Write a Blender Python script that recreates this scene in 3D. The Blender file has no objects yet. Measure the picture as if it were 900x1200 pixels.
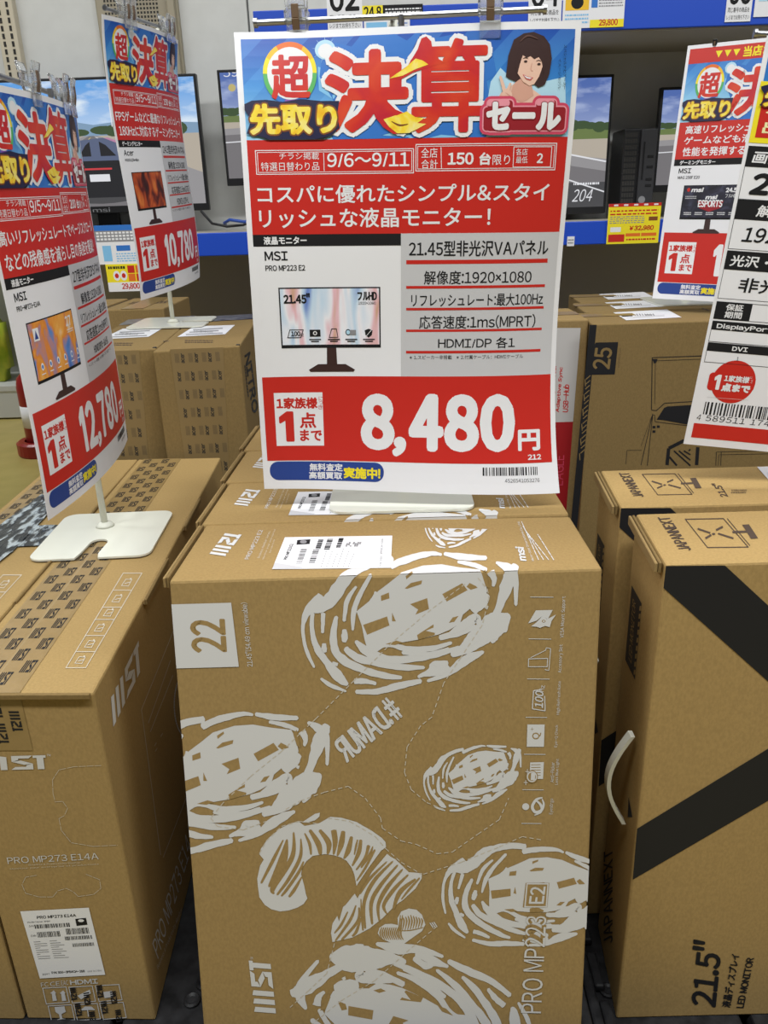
import bpy, bmesh, math, random
import numpy as np
from mathutils import Vector, Matrix
random.seed(7)
rng = np.random.default_rng(5)
C = bpy.context.scene.collection
Z0 = 1.25                                   # camera height above the shop floor

# ---------------------------------------------------------------- camera, world, lights, exposure
FPX, CX, CY = 926.0, 450.0, 600.0
def _n(v): return v / np.linalg.norm(v)
_d = _n(np.array([5.0, -359.0, FPX])); _dn = _n(np.array([75.0, 2390.0, FPX]))
_dn = _n(_dn - _d * (_dn @ _d)); _r = np.cross(_dn, _d)
RW = np.array([_r, _d, -_dn])               # rows: world x, y, z in camera (right, down, forward)
def ray(px, py): return RW @ np.array([(px - CX) / FPX, (py - CY) / FPX, 1.0])
def at(px, py, x=None, y=None, z=None):
    v = ray(px, py)
    t = x / v[0] if x is not None else y / v[1] if y is not None else (z) / v[2]
    return v * t + np.array([0, 0, Z0])
def proj(P):
    q = RW.T @ (np.asarray(P, float) - np.array([0, 0, Z0])); return CX + FPX * q[0] / q[2], CY + FPX * q[1] / q[2]

cam = bpy.data.cameras.new('camera'); camo = bpy.data.objects.new('camera', cam); C.objects.link(camo)
cam.sensor_fit = 'VERTICAL'; cam.sensor_height = 36; cam.lens = 36 * FPX / 1200; cam.clip_start = 0.05
_x = RW @ np.array([1, 0, 0]); _u = RW @ np.array([0, -1, 0]); _b = RW @ np.array([0, 0, -1])
camo.matrix_world = Matrix(((_x[0], _u[0], _b[0], 0), (_x[1], _u[1], _b[1], 0), (_x[2], _u[2], _b[2], Z0), (0, 0, 0, 1)))
sc = bpy.context.scene
sc.camera = camo
sc.view_settings.view_transform = 'Standard'; sc.view_settings.look = 'None'
sc.view_settings.gamma = 1; sc.view_settings.use_curve_mapping = False
sc.view_settings.exposure = 0.06
w = bpy.data.worlds.new('world'); sc.world = w; w.use_nodes = True
w.node_tree.nodes['Background'].inputs[0].default_value = (0.95, 0.98, 1.0, 1)
w.node_tree.nodes['Background'].inputs[1].default_value = 0.10
def lamp(name, loc, sx, sy, power, col=(0.985, 1.0, 1.0)):
    l = bpy.data.lights.new(name, 'AREA'); l.shape = 'RECTANGLE'; l.size = sx; l.size_y = sy; l.energy = power; l.color = col
    o = bpy.data.objects.new(name, l); o.location = loc; C.objects.link(o)
for x in (-1.9, -0.1, 1.7):
    lamp('ceiling_tube_light', (x, -0.25, 3.0), 1.5, 0.25, 36)
    lamp('ceiling_tube_light', (x, 1.25, 3.0), 1.5, 0.25, 13)
lamp('ceiling_tube_light', (-3.4, 4.2, 3.0), 1.3, 0.22, 60)

# ---------------------------------------------------------------- materials
MATS = {}
def mat(name, col, rough=0.6, metal=0.0, spec=0.5, trans=0.0, emit=0.0, ior=1.45, alpha=1.0):
    if name in MATS: return MATS[name]
    m = bpy.data.materials.new(name); m.use_nodes = True
    b = m.node_tree.nodes['Principled BSDF']
    b.inputs['Base Color'].default_value = (*col, 1); b.inputs['Roughness'].default_value = rough
    b.inputs['Metallic'].default_value = metal; b.inputs['Specular IOR Level'].default_value = spec
    b.inputs['Transmission Weight'].default_value = trans; b.inputs['IOR'].default_value = ior; b.inputs['Alpha'].default_value = alpha
    if emit:
        b.inputs['Emission Color'].default_value = (*col, 1); b.inputs['Emission Strength'].default_value = emit
        b.inputs['Base Color'].default_value = (0.02, 0.02, 0.02, 1)
    MATS[name] = m; return m
def noise_mat(name, c1, c2, scale=(1, 1, 1), nscale=300, rough=0.75, bump=0.0, detail=3, spec=0.3, big=0.0, metal=0.0, lo=0.35, hi=0.65):
    if name in MATS: return MATS[name]
    m = mat(name, c1, rough, metal, spec); nt = m.node_tree; N = nt.nodes; L = nt.links; b = N['Principled BSDF']
    tc = N.new('ShaderNodeTexCoord'); mp = N.new('ShaderNodeMapping'); mp.inputs['Scale'].default_value = scale
    L.new(tc.outputs['Object'], mp.inputs[0])
    no = N.new('ShaderNodeTexNoise'); no.inputs['Scale'].default_value = nscale; no.inputs['Detail'].default_value = detail
    L.new(mp.outputs[0], no.inputs['Vector'])
    r = N.new('ShaderNodeValToRGB'); r.color_ramp.elements[0].position = lo; r.color_ramp.elements[1].position = hi
    r.color_ramp.elements[0].color = (*c1, 1); r.color_ramp.elements[1].color = (*c2, 1)
    L.new(no.outputs['Fac'], r.inputs[0]); L.new(r.outputs[0], b.inputs['Base Color'])
    if bump:
        bu = N.new('ShaderNodeBump'); bu.inputs['Strength'].default_value = bump; bu.inputs['Distance'].default_value = 0.002
        L.new(no.outputs['Fac'], bu.inputs['Height']); L.new(bu.outputs[0], b.inputs['Normal'])
    return m
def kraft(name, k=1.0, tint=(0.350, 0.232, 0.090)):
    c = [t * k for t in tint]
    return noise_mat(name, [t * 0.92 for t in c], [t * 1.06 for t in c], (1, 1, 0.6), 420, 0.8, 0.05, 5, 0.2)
KRAFT = kraft('kraft_board', 0.94); KRAFT5 = kraft('kraft_board_light', 1.16); KRAFT2 = kraft('kraft_board_plain', 0.9, (0.34, 0.23, 0.095)); KRAFT_SHADED = kraft('kraft_board_shaded', 0.70, (0.35, 0.235, 0.092)); KRAFT3 = kraft('kraft_board_golden', 1.02, (0.355, 0.238, 0.094))  # board of the tall and the 25 cartons carries their shade in its colour
EDGE = kraft('corrugated_edge', 0.62)
PAPER = mat('white_paper', (0.80, 0.80, 0.82), 0.45, spec=0.4)
WHITE = mat('white_ink', (0.80, 0.80, 0.81), 0.5)
WINK = mat('white_carton_ink', (0.62, 0.615, 0.605), 0.65, spec=0.3)
PINK_ = mat('pale_carton_ink', (0.56, 0.50, 0.40), 0.7)
RED = mat('red_ink', (0.56, 0.022, 0.014), 0.42)
BLACK = mat('black_ink', (0.012, 0.012, 0.013), 0.6, spec=0.25)
BINK = mat('black_carton_ink', (0.016, 0.016, 0.018), 0.6, spec=0.3)
DINK = mat('dark_brown_carton_ink', (0.075, 0.05, 0.035), 0.7, spec=0.3)
GREYP = mat('grey_ink', (0.56, 0.56, 0.575), 0.45)
BLUEK = mat('navy_ink', (0.02, 0.055, 0.26), 0.45); DNAVY = mat('dark_navy_ink', (0.012, 0.012, 0.05), 0.45)
YEL = mat('yellow_ink', (0.86, 0.72, 0.02), 0.45); GOLD = mat('gold_ink', (0.85, 0.50, 0.02), 0.45); PALEY = mat('pale_yellow_ink', (0.85, 0.80, 0.42), .45)
BROWNI = mat('brown_ink', (0.22, 0.07, 0.015), 0.45); DRED = mat('deep_red_ink', (0.30, 0.012, 0.02), 0.45)
ORANGE = mat('orange_ink', (0.75, 0.16, 0.02), 0.45); PINKI = mat('pink_ink', (0.80, 0.30, 0.36), 0.45); ROSE = mat('rose_ink', (0.62, 0.06, 0.12), .45)
CYANI = mat('light_blue_ink', (0.22, 0.52, 0.80), 0.45); MIDB = mat('mid_blue_ink', (0.03, 0.17, 0.55), 0.45); SKYI = mat('pale_sky_ink', (0.45, 0.70, 0.85), .45)
GREENI = mat('green_ink', (0.10, 0.45, 0.12), .45); PURPI = mat('violet_ink', (0.25, 0.10, 0.45), .45)
SKIN = mat('skin_tone_ink', (0.80, 0.52, 0.40), 0.45); SKINS = mat('skin_shadow_ink', (0.66, 0.36, 0.27), 0.45); HAIR = mat('dark_hair_ink', (0.045, 0.02, 0.018), 0.45); HAIRL = mat('hair_shine_ink', (0.11, 0.055, 0.045), .45)
LIP = mat('lip_ink', (0.6, 0.12, 0.12), .45)
IVORY = mat('ivory_enamel', (0.74, 0.74, 0.64), 0.22, spec=0.5)
STEEL = mat('zinc_steel', (0.42, 0.42, 0.43), 0.3, 1.0)
CLEAR = mat('clear_acrylic', (0.95, 0.96, 0.96), 0.12, trans=0.92, ior=1.30)
STRIP = mat('bronze_spring', (0.20, 0.13, 0.08), 0.45, 0.4)
RAILB = mat('blue_rail_plastic', (0.012, 0.07, 0.52), 0.4)
PANEL = noise_mat('grey_panel_paint', (0.60, 0.605, 0.585), (0.63, 0.635, 0.615), nscale=20, rough=0.55)
DPANEL = mat('dark_grey_panel', (0.52, 0.50, 0.46), 0.6)
BEIGE = mat('beige_enamel', (0.56, 0.50, 0.38), 0.5); HOLE = mat('dark_hole', (0.03, 0.028, 0.025), 0.8)
SHELFM = mat('shelf_enamel', (0.44, 0.41, 0.34), 0.45)
PLASTIC = noise_mat('black_plastic', (0.012, 0.012, 0.013), (0.028, 0.028, 0.03), nscale=60, rough=0.42, bump=0.15)
MONB = mat('black_bezel', (0.012, 0.012, 0.013), 0.35)
TAPEK = noise_mat('brown_tape', (0.27, 0.18, 0.07), (0.30, 0.20, 0.08), nscale=80, rough=0.28, spec=0.5)
DTAPE = noise_mat('dark_tape', (0.05, 0.05, 0.06), (0.20, 0.20, 0.21), nscale=60, rough=0.3)
GREY2 = mat('mid_grey_ink', (0.25, 0.25, 0.26), 0.5)

# ---------------------------------------------------------------- glyphs and flat prints
GL = {}
def glyph1(ch):
    if ch in GL: return GL[ch]
    if ch == '\ue001':          # plain heavy figure one without a foot
        V = np.array([(.24, 0), (.44, 0), (.44, .73), (.27, .73), (.05, .60), (.05, .47), (.24, .56)]); F = [(0, 1, 2, 6), (2, 3, 4, 5), (2, 5, 6)]
        GL[ch] = (V, F, [(0, 1), (1, 2), (2, 3), (3, 4), (4, 5), (5, 6), (6, 0)], .5); return GL[ch]
    o = ord(ch); full = chr(o + 0xFEE0) if 0x21 <= o <= 0x7E and ch not in 'l/' else {'¥': '￥'}.get(ch, ch)
    cu = bpy.data.curves.new('t', 'FONT'); cu.body = full; cu.resolution_u = 3; cu.fill_mode = 'BOTH'
    ob = bpy.data.objects.new('t', cu); me = bpy.data.meshes.new_from_object(ob)
    V = np.array([v.co[:2] for v in me.vertices]).reshape(-1, 2); F = [tuple(p.vertices) for p in me.polygons]
    bpy.data.objects.remove(ob); bpy.data.curves.remove(cu); bpy.data.meshes.remove(me)
    cnt = {}
    for f in F:
        for a, b in zip(f, f[1:] + f[:1]):
            k = (min(a, b), max(a, b)); cnt[k] = cnt.get(k, 0) + 1
    E = [k for k, c in cnt.items() if c == 1]
    if not len(V): adv = 0.3 if ch == ' ' else 1.0
    elif 0x21 <= o <= 0x7E or ch == '×': V = V - [V[:, 0].min() - 0.045, 0]; adv = V[:, 0].max() + 0.045
    else: adv = 1.0
    GL[ch] = (V, F, E, adv); return GL[ch]
def glyph(s, sp=1.0):
    if (s, sp) in GL: return GL[(s, sp)]
    x = 0; VV = []; FF = []; EE = []; o = 0
    for ch in s:
        V, F, E, adv = glyph1(ch)
        if len(V):
            VV.append(V + [x, 0]); FF += [tuple(i + o for i in f) for f in F]; EE += [(a + o, b + o) for a, b in E]; o += len(V)
        x += adv * sp
    GL[(s, sp)] = (np.concatenate(VV) if VV else np.zeros((0, 2)), FF, EE); return GL[(s, sp)]

class Print:
    """flat artwork in a 2-D sheet (x right, y down) with a layer number; mapped onto a surface later"""
    def __init__(self): self.V = []; self.F = []; self.M = []; self.k = 0
    def raw(self, V, F, m, L):
        self.k = (self.k + 5) % 13; L = L + self.k * 0.055; o = len(self.V); self.V += [(float(x), float(y), L) for x, y in V]
        self.F += [tuple(i + o for i in f) for f in F]; self.M += [m] * len(F)
    def poly(self, pts, m, L): self.raw(pts, [tuple(range(len(pts)))], m, L)
    def rect(self, x0, y0, x1, y1, m, L): self.poly([(x0, y0), (x1, y0), (x1, y1), (x0, y1)], m, L)
    def ell(self, cx, cy, a, b, m, L, n=28, a0=0, rot=0):
        c, s = math.cos(rot), math.sin(rot)
        self.poly([(cx + a * math.cos(t) * c - b * math.sin(t) * s, cy + a * math.cos(t) * s + b * math.sin(t) * c) for t in [a0 + 2 * math.pi * i / n for i in range(n)]], m, L)
    def arcband(self, cx, cy, r0, r1, a0, a1, m, L, n=12, k=1.0):
        P = [(cx + r1 * math.cos(a0 + (a1 - a0) * i / n), cy + k * r1 * math.sin(a0 + (a1 - a0) * i / n)) for i in range(n + 1)]
        Q = [(cx + r0 * math.cos(a0 + (a1 - a0) * i / n), cy + k * r0 * math.sin(a0 + (a1 - a0) * i / n)) for i in range(n, -1, -1)]
        self.poly(P + Q, m, L)
    def line(self, pts, wd, m, L, closed=False, cap=False):
        P = list(pts) + ([pts[0]] if closed else [])
        for a, b in zip(P, P[1:]):
            a = np.array(a[:2], float); b = np.array(b[:2], float); d = b - a; l = np.hypot(*d)
            if l < 1e-9: continue
            d /= l; n = np.array([-d[1], d[0]]) * wd / 2; e = d * wd / 2 if (closed or cap) else d * 0
            self.poly([a - n - e, b - n + e, b + n + e, a + n - e], m, L)
    def frame(self, x0, y0, x1, y1, wd, m, L):
        self.line([(x0, y0), (x1, y0), (x1, y1), (x0, y1)], wd, m, L, closed=True)
    def stroke(self, pts, m, L, wob=0.0):
        """brush stroke through (x, y, width) knots, smoothed, pointed ends"""
        P = np.array(pts, float); n = max(10, 8 * len(P)); t = np.linspace(0, len(P) - 1, n)
        Q = []
        for q in t:
            i = min(int(q), len(P) - 2); f = q - i
            p0, p1, p2, p3 = P[max(i - 1, 0)], P[i], P[i + 1], P[min(i + 2, len(P) - 1)]
            Q.append(0.5 * (2 * p1 + (p2 - p0) * f + (2 * p0 - 5 * p1 + 4 * p2 - p3) * f * f + (3 * p1 - p0 - 3 * p2 + p3) * f ** 3))
        Q = np.array(Q); T = np.gradient(Q[:, :2], axis=0); T /= np.maximum(np.hypot(T[:, 0], T[:, 1]), 1e-6)[:, None]
        Nn = np.stack([-T[:, 1], T[:, 0]], 1); W = np.maximum(Q[:, 2], 1e-3) / 2
        W[0] *= 0.25; W[-1] *= 0.25
        sm = lambda: np.convolve(np.pad(rng.uniform(-1, 1, n), 1, 'edge'), [.3, .4, .3], 'valid') * 1.4
        a = Q[:, :2] + Nn * (W * (1 + wob * sm()))[:, None]; b = Q[:, :2] - Nn * (W * (1 + wob * sm()))[:, None]
        V = list(a) + list(b)
        self.raw(V, [(i, i + 1, n + i + 1, n + i) for i in range(n - 1)], m, L)
    def _text(self, V, F, E, m, L, bold, om, ow, oL):
        if ow: self._edges(V, E, ow, om, oL); self.raw(V, F, om, oL)
        self.raw(V, F, m, L)
        if bold: self._edges(V, E, bold, m, L)
    def _edges(self, V, E, r, m, L):
        used = set()
        for a, b in E:
            p, q = V[a], V[b]; d = q - p; l = np.hypot(*d)
            if l < 1e-9: continue
            n = np.array([-d[1], d[0]]) / l * r
            self.poly([p - n, q - n, q + n, p + n], m, L); used.update((a, b))
        for i in used:
            self.poly([V[i] + r * np.array([math.cos(t), math.sin(t)]) for t in (0.3, 1.35, 2.4, 3.44, 4.49, 5.54)], m, L)
    def text(self, s, x0, y0, x1, y1, m, L, bold=0, om=None, ow=0, oL=None, keep=False, slant=0.0, sp=1.0):
        V, F, E = glyph(s, sp)
        if not len(V): return
        lo, hi = V.min(0), V.max(0); sx = (x1 - x0) / (hi[0] - lo[0]); sy = (y1 - y0) / max(hi[1] - lo[1], 1e-6)
        if keep: sx = sy = min(sx, sy)
        W = np.stack([x0 + (V[:, 0] - lo[0]) * sx, y1 - (V[:, 1] - lo[1]) * sy], 1)
        W[:, 0] += (y1 - W[:, 1]) * slant
        self._text(W, F, E, m, L, bold, om, ow, oL)
    def text3(self, s, bl, br, tl, m, L, bold=0, sp=1.0):
        V, F, E = glyph(s, sp); lo, hi = V.min(0), V.max(0); U = (V - lo) / np.maximum(hi - lo, 1e-6)
        bl, br, tl = (np.array(p, float) for p in (bl, br, tl))
        self._text(bl + U[:, :1] * (br - bl) + U[:, 1:] * (tl - bl), F, E, m, L, bold, None, 0, 0)
    def polys3(self, polys, bl, br, tl, m, L):
        bl, br, tl = (np.array(p, float) for p in (bl, br, tl))
        for P in polys: self.poly([bl + p[0] * (br - bl) + p[1] * (tl - bl) for p in P], m, L)
    def barcode(self, x0, y0, x1, y1, m, L, n=30):
        ws = rng.uniform(0.4, 1.6, 2 * n + 1); ws = np.cumsum(np.append(0, ws)); ws = ws / ws[-1]
        for i in range(0, 2 * n + 1, 2):
            self.rect(x0 + (x1 - x0) * ws[i], y0, x0 + (x1 - x0) * ws[i + 1], y1, m, L)
    def greek(self, x0, y0, x1, y1, rows, m, L, h=0.45):
        """fine print too small to read: broken hairlines"""
        for r in range(rows):
            y = y0 + (y1 - y0) * (r + 0.3) / rows; x = x0
            while x < x1:
                l = min(rng.uniform(0.03, 0.12) * (x1 - x0), x1 - x); self.rect(x, y, x + l, y + (y1 - y0) / rows * h, m, L); x += l + 0.025 * (x1 - x0)
            if r == rows - 1: break
    def merge(self, o):
        k = len(self.V); self.V += o.V; self.F += [tuple(i + k for i in f) for f in o.F]; self.M += o.M
    def cut(self, planes=(), clips=()):
        """triangulate, cut along lines (point, normal); clips also throw away the positive side"""
        bm = bmesh.new(); vs = [bm.verts.new(v) for v in self.V]
        names = sorted({m.name for m in self.M}); idx = {k: i for i, k in enumerate(names)}
        for f, m in zip(self.F, self.M):
            try: fc = bm.faces.new([vs[i] for i in f]); fc.normal_update(); fc.material_index = idx[m.name]
            except ValueError: pass
        bmesh.ops.triangulate(bm, faces=[f for f in bm.faces if len(f.verts) > 3])
        for (p, nrm, clear) in [(p, n, False) for p, n in planes] + [(p, n, True) for p, n in clips]:
            bmesh.ops.bisect_plane(bm, geom=bm.verts[:] + bm.edges[:] + bm.faces[:], dist=1e-6, plane_co=(p[0], p[1], 0), plane_no=(nrm[0], nrm[1], 0), clear_outer=clear)
        bm.verts.index_update()
        self.V = [tuple(v.co) for v in bm.verts]; self.F = [tuple(v.index for v in f.verts) for f in bm.faces]
        self.M = [MATS[names[f.material_index]] for f in bm.faces]; bm.free(); return self

class Mesh:
    def __init__(self): self.V = []; self.F = []; self.M = []; self.UV = {}
    def add(self, V, F, m):
        o = len(self.V); self.V += [tuple(map(float, v)) for v in V]; self.F += [tuple(i + o for i in f) for f in F]
        self.M += m if isinstance(m, list) else [m] * len(F); return o
    def bm(self, bm, m): 
        bm.verts.index_update(); self.add([v.co for v in bm.verts], [tuple(v.index for v in f.verts) for f in bm.faces], m); bm.free()
    def hexa(self, P, m, bev=0.0, seg=2):
        """P: 4 top corners then 4 bottom corners (same order: front-left, front-right, back-right, back-left)"""
        bm = bmesh.new(); v = [bm.verts.new(p) for p in P]
        for f in ((0, 1, 2, 3), (7, 6, 5, 4), (0, 4, 5, 1), (1, 5, 6, 2), (2, 6, 7, 3), (3, 7, 4, 0)): bm.faces.new([v[i] for i in f])
        bmesh.ops.recalc_face_normals(bm, faces=bm.faces[:])
        if bev: bmesh.ops.bevel(bm, geom=bm.edges[:], offset=bev, segments=seg, profile=0.5, affect='EDGES')
        self.bm(bm, m)
    def box(self, c, s, m, bev=0.0, rz=0.0, seg=2):
        x, y, z = (k / 2 for k in s); ca, sa = math.cos(rz), math.sin(rz)
        P = [(c[0] + a * ca - b * sa, c[1] + a * sa + b * ca, c[2] + d) for d in (z, -z) for a, b in ((-x, -y), (x, -y), (x, y), (-x, y))]
        self.hexa(P, m, bev, seg)
    def tube(self, pts, r, m, n=12, caps=True):
        P = [Vector(p) for p in pts]; rr = r if isinstance(r, (list, tuple)) else [r] * len(P)
        V = []; up = None
        for i, p in enumerate(P):
            t = (P[min(i + 1, len(P) - 1)] - P[max(i - 1, 0)]).normalized()
            if up is None: up = t.orthogonal().normalized()
            up = (up - t * up.dot(t)).normalized(); s = t.cross(up)
            V += [p + (up * math.cos(2 * math.pi * k / n) + s * math.sin(2 * math.pi * k / n)) * rr[i] for k in range(n)]
        F = [(i * n + k, i * n + (k + 1) % n, (i + 1) * n + (k + 1) % n, (i + 1) * n + k) for i in range(len(P) - 1) for k in range(n)]
        if caps: F += [tuple(range(n))[::-1], tuple((len(P) - 1) * n + k for k in range(n))]
        self.add(V, F, m)
    def lathe(self, prof, c, m, n=24):
        V = [(c[0] + r * math.cos(2 * math.pi * k / n), c[1] + r * math.sin(2 * math.pi * k / n), c[2] + z) for r, z in prof for k in range(n)]
        F = [(i * n + k, i * n + (k + 1) % n, (i + 1) * n + (k + 1) % n, (i + 1) * n + k) for i in range(len(prof) - 1) for k in range(n)]
        F += [tuple(range(n))[::-1], tuple((len(prof) - 1) * n + k for k in range(n))]
        self.add(V, F, m)
    def prism(self, outline, z0, z1, m, f=lambda x, y, z: (x, y, z), bev=0.0):
        bm = bmesh.new(); v = [bm.verts.new((x, y, z0)) for x, y in outline]; fc = bm.faces.new(v)
        g = bmesh.ops.extrude_face_region(bm, geom=[fc]); bmesh.ops.translate(bm, verts=[e for e in g['geom'] if isinstance(e, bmesh.types.BMVert)], vec=(0, 0, z1 - z0))
        bmesh.ops.recalc_face_normals(bm, faces=bm.faces[:])
        if bev:
            bmesh.ops.bevel(bm, geom=bm.edges[:], offset=bev, segments=2, profile=0.5, affect='EDGES')
        bmesh.ops.triangulate(bm, faces=[q for q in bm.faces if len(q.verts) > 4])
        for q in bm.verts: q.co = Vector(f(*q.co))
        self.bm(bm, m)
    def print(self, pr, f):
        V = np.array(pr.V, float); o = self.add(f(V), pr.F, list(pr.M))
        for i in range(len(V)): self.UV[o + i] = (V[i, 0], V[i, 1])
    def build(self, name, parent=None, origin=None, smooth=False):
        V = np.array(self.V, float)
        if parent is not None: o0 = WORIG[parent.name]
        else:
            if origin is None: origin = (V[:, 0].mean(), V[:, 1].mean(), V[:, 2].min())
            o0 = np.array(origin, float)
        me = bpy.data.meshes.new(name); me.from_pydata((V - o0).tolist(), [], self.F)
        mats = []; ix = []
        for m in self.M:
            if m not in mats: mats.append(m)
            ix.append(mats.index(m))
        for m in mats: me.materials.append(m)
        me.polygons.foreach_set('material_index', ix)
        if smooth: me.polygons.foreach_set('use_smooth', [True] * len(self.F))
        if self.UV:
            uv = me.uv_layers.new(name='sheet'); lv = np.zeros(len(me.loops), dtype=np.int32); me.loops.foreach_get('vertex_index', lv)
            uv.data.foreach_set('uv', np.array([self.UV.get(int(i), (0, 0)) for i in lv], dtype=np.float32).ravel())
        me.validate(); me.update()
        ob = bpy.data.objects.new(name, me); C.objects.link(ob)
        WORIG[ob.name] = o0 if parent is not None else np.array(o0)
        if parent is not None: ob.parent = parent
        else: ob.location = tuple(o0)
        return ob
WORIG = {}
def empty(name, loc):
    o = bpy.data.objects.new(name, None); o.empty_display_size = 0.05; C.objects.link(o); o.location = tuple(loc); WORIG[o.name] = np.array(loc, float); return o
def tag(o, label=None, cat=None, group=None, kind=None):
    if label: o['label'] = label
    if cat: o['category'] = cat
    if group: o['group'] = group
    if kind: o['kind'] = kind
    return o
def copy_tree(o, d, label=None, parent=None):
    c = o.copy(); C.objects.link(c)
    if parent is None: c.location = o.location + Vector(d)
    else: c.parent = parent; 
    if label: c['label'] = label
    for ch in list(o.children): copy_tree(ch, (0, 0, 0), None, c)
    return c

# a print laid out over the photo frame and pressed onto a plane through three points
class Plane:
    def __init__(self, a, b, c, lift=0.0003, step=0.00009):
        self.a = np.array(a, float); n = np.cross(np.array(b, float) - self.a, np.array(c, float) - self.a); n /= np.linalg.norm(n)
        cam0 = np.array([0, 0, Z0])
        if (cam0 - self.a) @ n < 0: n = -n
        self.n = n; self.lift = lift; self.step = step
    def p(self, px, py):
        v = ray(px, py); return np.array([0, 0, Z0]) + v * (((self.a - np.array([0, 0, Z0])) @ self.n) / (v @ self.n))
    def __call__(self, V):
        R = (RW @ np.stack([(V[:, 0] - CX) / FPX, (V[:, 1] - CY) / FPX, np.ones(len(V))])).T
        t = ((self.a - np.array([0, 0, Z0])) @ self.n) / (R @ self.n)
        return np.array([0, 0, Z0]) + R * t[:, None] + self.n * (self.lift + self.step * V[:, 2:3])
class Sheet:
    """metric sheet: origin, unit right, unit down; x, y in metres"""
    def __init__(self, o, r, d, lift=0.0003, step=0.00009, flip=1):
        self.o = np.array(o, float); self.r = np.array(r, float); self.d = np.array(d, float); n = np.cross(self.d, self.r); self.n = flip * n / np.linalg.norm(n); self.lift = lift; self.step = step
    def __call__(self, V): return self.o + V[:, :1] * self.r + V[:, 1:2] * self.d + self.n * (self.lift + self.step * V[:, 2:3])

def logo_polys():
    P = []
    for x in (0.0, 0.36, 0.72): P.append([(x, 0), (x + 0.22, 0.0), (x + 0.22, 0.93), (x, 1.0)])
    P.append([(1.10, 1), (1.78, 1), (1.66, 0.80), (1.32, 0.80), (1.32, 0.70), (1.10, 0.58)])
    P.append([(1.10, 0.58), (1.40, 0.66), (1.78, 0.42), (1.50, 0.34)])
    P.append([(1.06, 0.0), (1.78, 0.0), (1.78, 0.42), (1.56, 0.30), (1.56, 0.2), (1.20, 0.2)])
    P.append([(1.92, 0), (2.14, 0), (2.14, 0.82), (2.22, 0.82), (2.22, 1), (1.80, 1), (1.80, 0.82), (1.92, 0.82)])
    return [[(x / 2.22, y) for x, y in p] for p in P]
LOGO = logo_polys()
def z_(ox, oy, k): return lambda x, y: (ox + x * k, oy + y * k)
def zs(f, pts): return [f(*p[:2]) for p in pts]

# ================================================================ SETTING: floor, pallets, shelf bays
def struct(o, k='structure'): o['kind'] = k; return o
m = Mesh(); m.box((0.5, 4.5, -0.01), (14, 16, 0.02), noise_mat('ochre_vinyl_floor', (0.40, 0.32, 0.10), (0.45, 0.36, 0.12), nscale=8, rough=0.35))
struct(m.build('floor'))
BASE = Z0 - 0.79; BASE_R = Z0 - 0.838

def pallet_deck(x0, x1, y0, y1, zt, name='plastic_pallet', h=0.15):
    m = Mesh(); bh = h - 0.058; t = 0.022
    # slatted deck with raised rim, cross grooves and slotted hand holes
    nx = 6; wx = (x1 - x0) / nx
    for i in range(nx):
        m.box((x0 + (i + 0.5) * wx, (y0 + y1) / 2, zt - t / 2), (wx - 0.012, y1 - y0, t), PLASTIC, 0.003)
    for j in range(8):
        y = y0 + (y1 - y0) * (j + 0.5) / 8; m.box(((x0 + x1) / 2, y, zt - t - 0.008), (x1 - x0, 0.05, 0.016), PLASTIC)
    for x in (x0 + 0.06, (x0 + x1) / 2, x1 - 0.06):
        for y in (y0 + 0.08, (y0 + y1) / 2, y1 - 0.08): m.box((x, y, zt - t - 0.016 - bh / 2), (0.11, 0.15, bh), PLASTIC, 0.006)
        m.box((x, (y0 + y1) / 2, zt - h + 0.008), (0.11, y1 - y0, 0.016), PLASTIC, 0.003)
    root = m.build(name, origin=((x0 + x1) / 2, (y0 + y1) / 2, zt - h))
    return root
def pallet_extras(root, x0, x1, y0, y1, zt, screws):
    m = Mesh()
    for x in (x0 + 0.006, x1 - 0.006): m.box((x, (y0 + y1) / 2, zt + 0.004), (0.012, y1 - y0, 0.018), PLASTIC, 0.003)
    m.box(((x0 + x1) / 2, y0 + 0.006, zt + 0.004), (x1 - x0 - 0.026, 0.012, 0.018), PLASTIC, 0.003)
    m.build('rim', root)
    for x, y in screws:
        m = Mesh(); m.lathe([(0.009, 0.0005), (0.009, 0.003), (0.007, 0.0045), (0.004, 0.003)], (x, y, zt), PLASTIC, 16); m.build('screw', root, smooth=False)
pa = pallet_deck(-0.80, 0.186, 0.50, 1.86, BASE)
tag(pa, 'black plastic pallet topmost under the two long brown cartons and the grey-print cartons', 'pallet', 'black pallets under the carton islands')
pallet_extras(pa, -0.80, 0.186, 0.50, 1.86, BASE, ((-0.232, 0.60), (-0.223, 0.62), (-0.236, 0.70), (-0.228, 0.86)))
pb = pallet_deck(0.198, 1.22, 0.50, 1.86, BASE_R, h=0.134)
tag(pb, 'black slotted plastic pallet topmost under the cartons with the thick black stripes', 'pallet', 'black pallets under the carton islands')
pallet_extras(pb, 0.198, 1.22, 0.50, 1.86, BASE_R, ((0.226, 0.64), (0.222, 0.56)))
for k in (1, 2):
    for o, nm, st in ((pa, 'the grey-print cartons', .153), (pb, 'the black-striped cartons', .1365)):
        copy_tree(o, (0, 0, -st * k), 'black plastic pallet %s in the stack under %s' % (('second from the top', 'lowest')[k - 1], nm))
# hand-hold slots on the right pallet: grooved blocks beside the carton
m = Mesh()
for y in (0.60, 0.66, 0.72): m.box((0.2165, y, BASE_R + 0.0075), (0.012, 0.045, 0.009), PLASTIC, 0.003)
m.build('grip_rib', pb)

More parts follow.
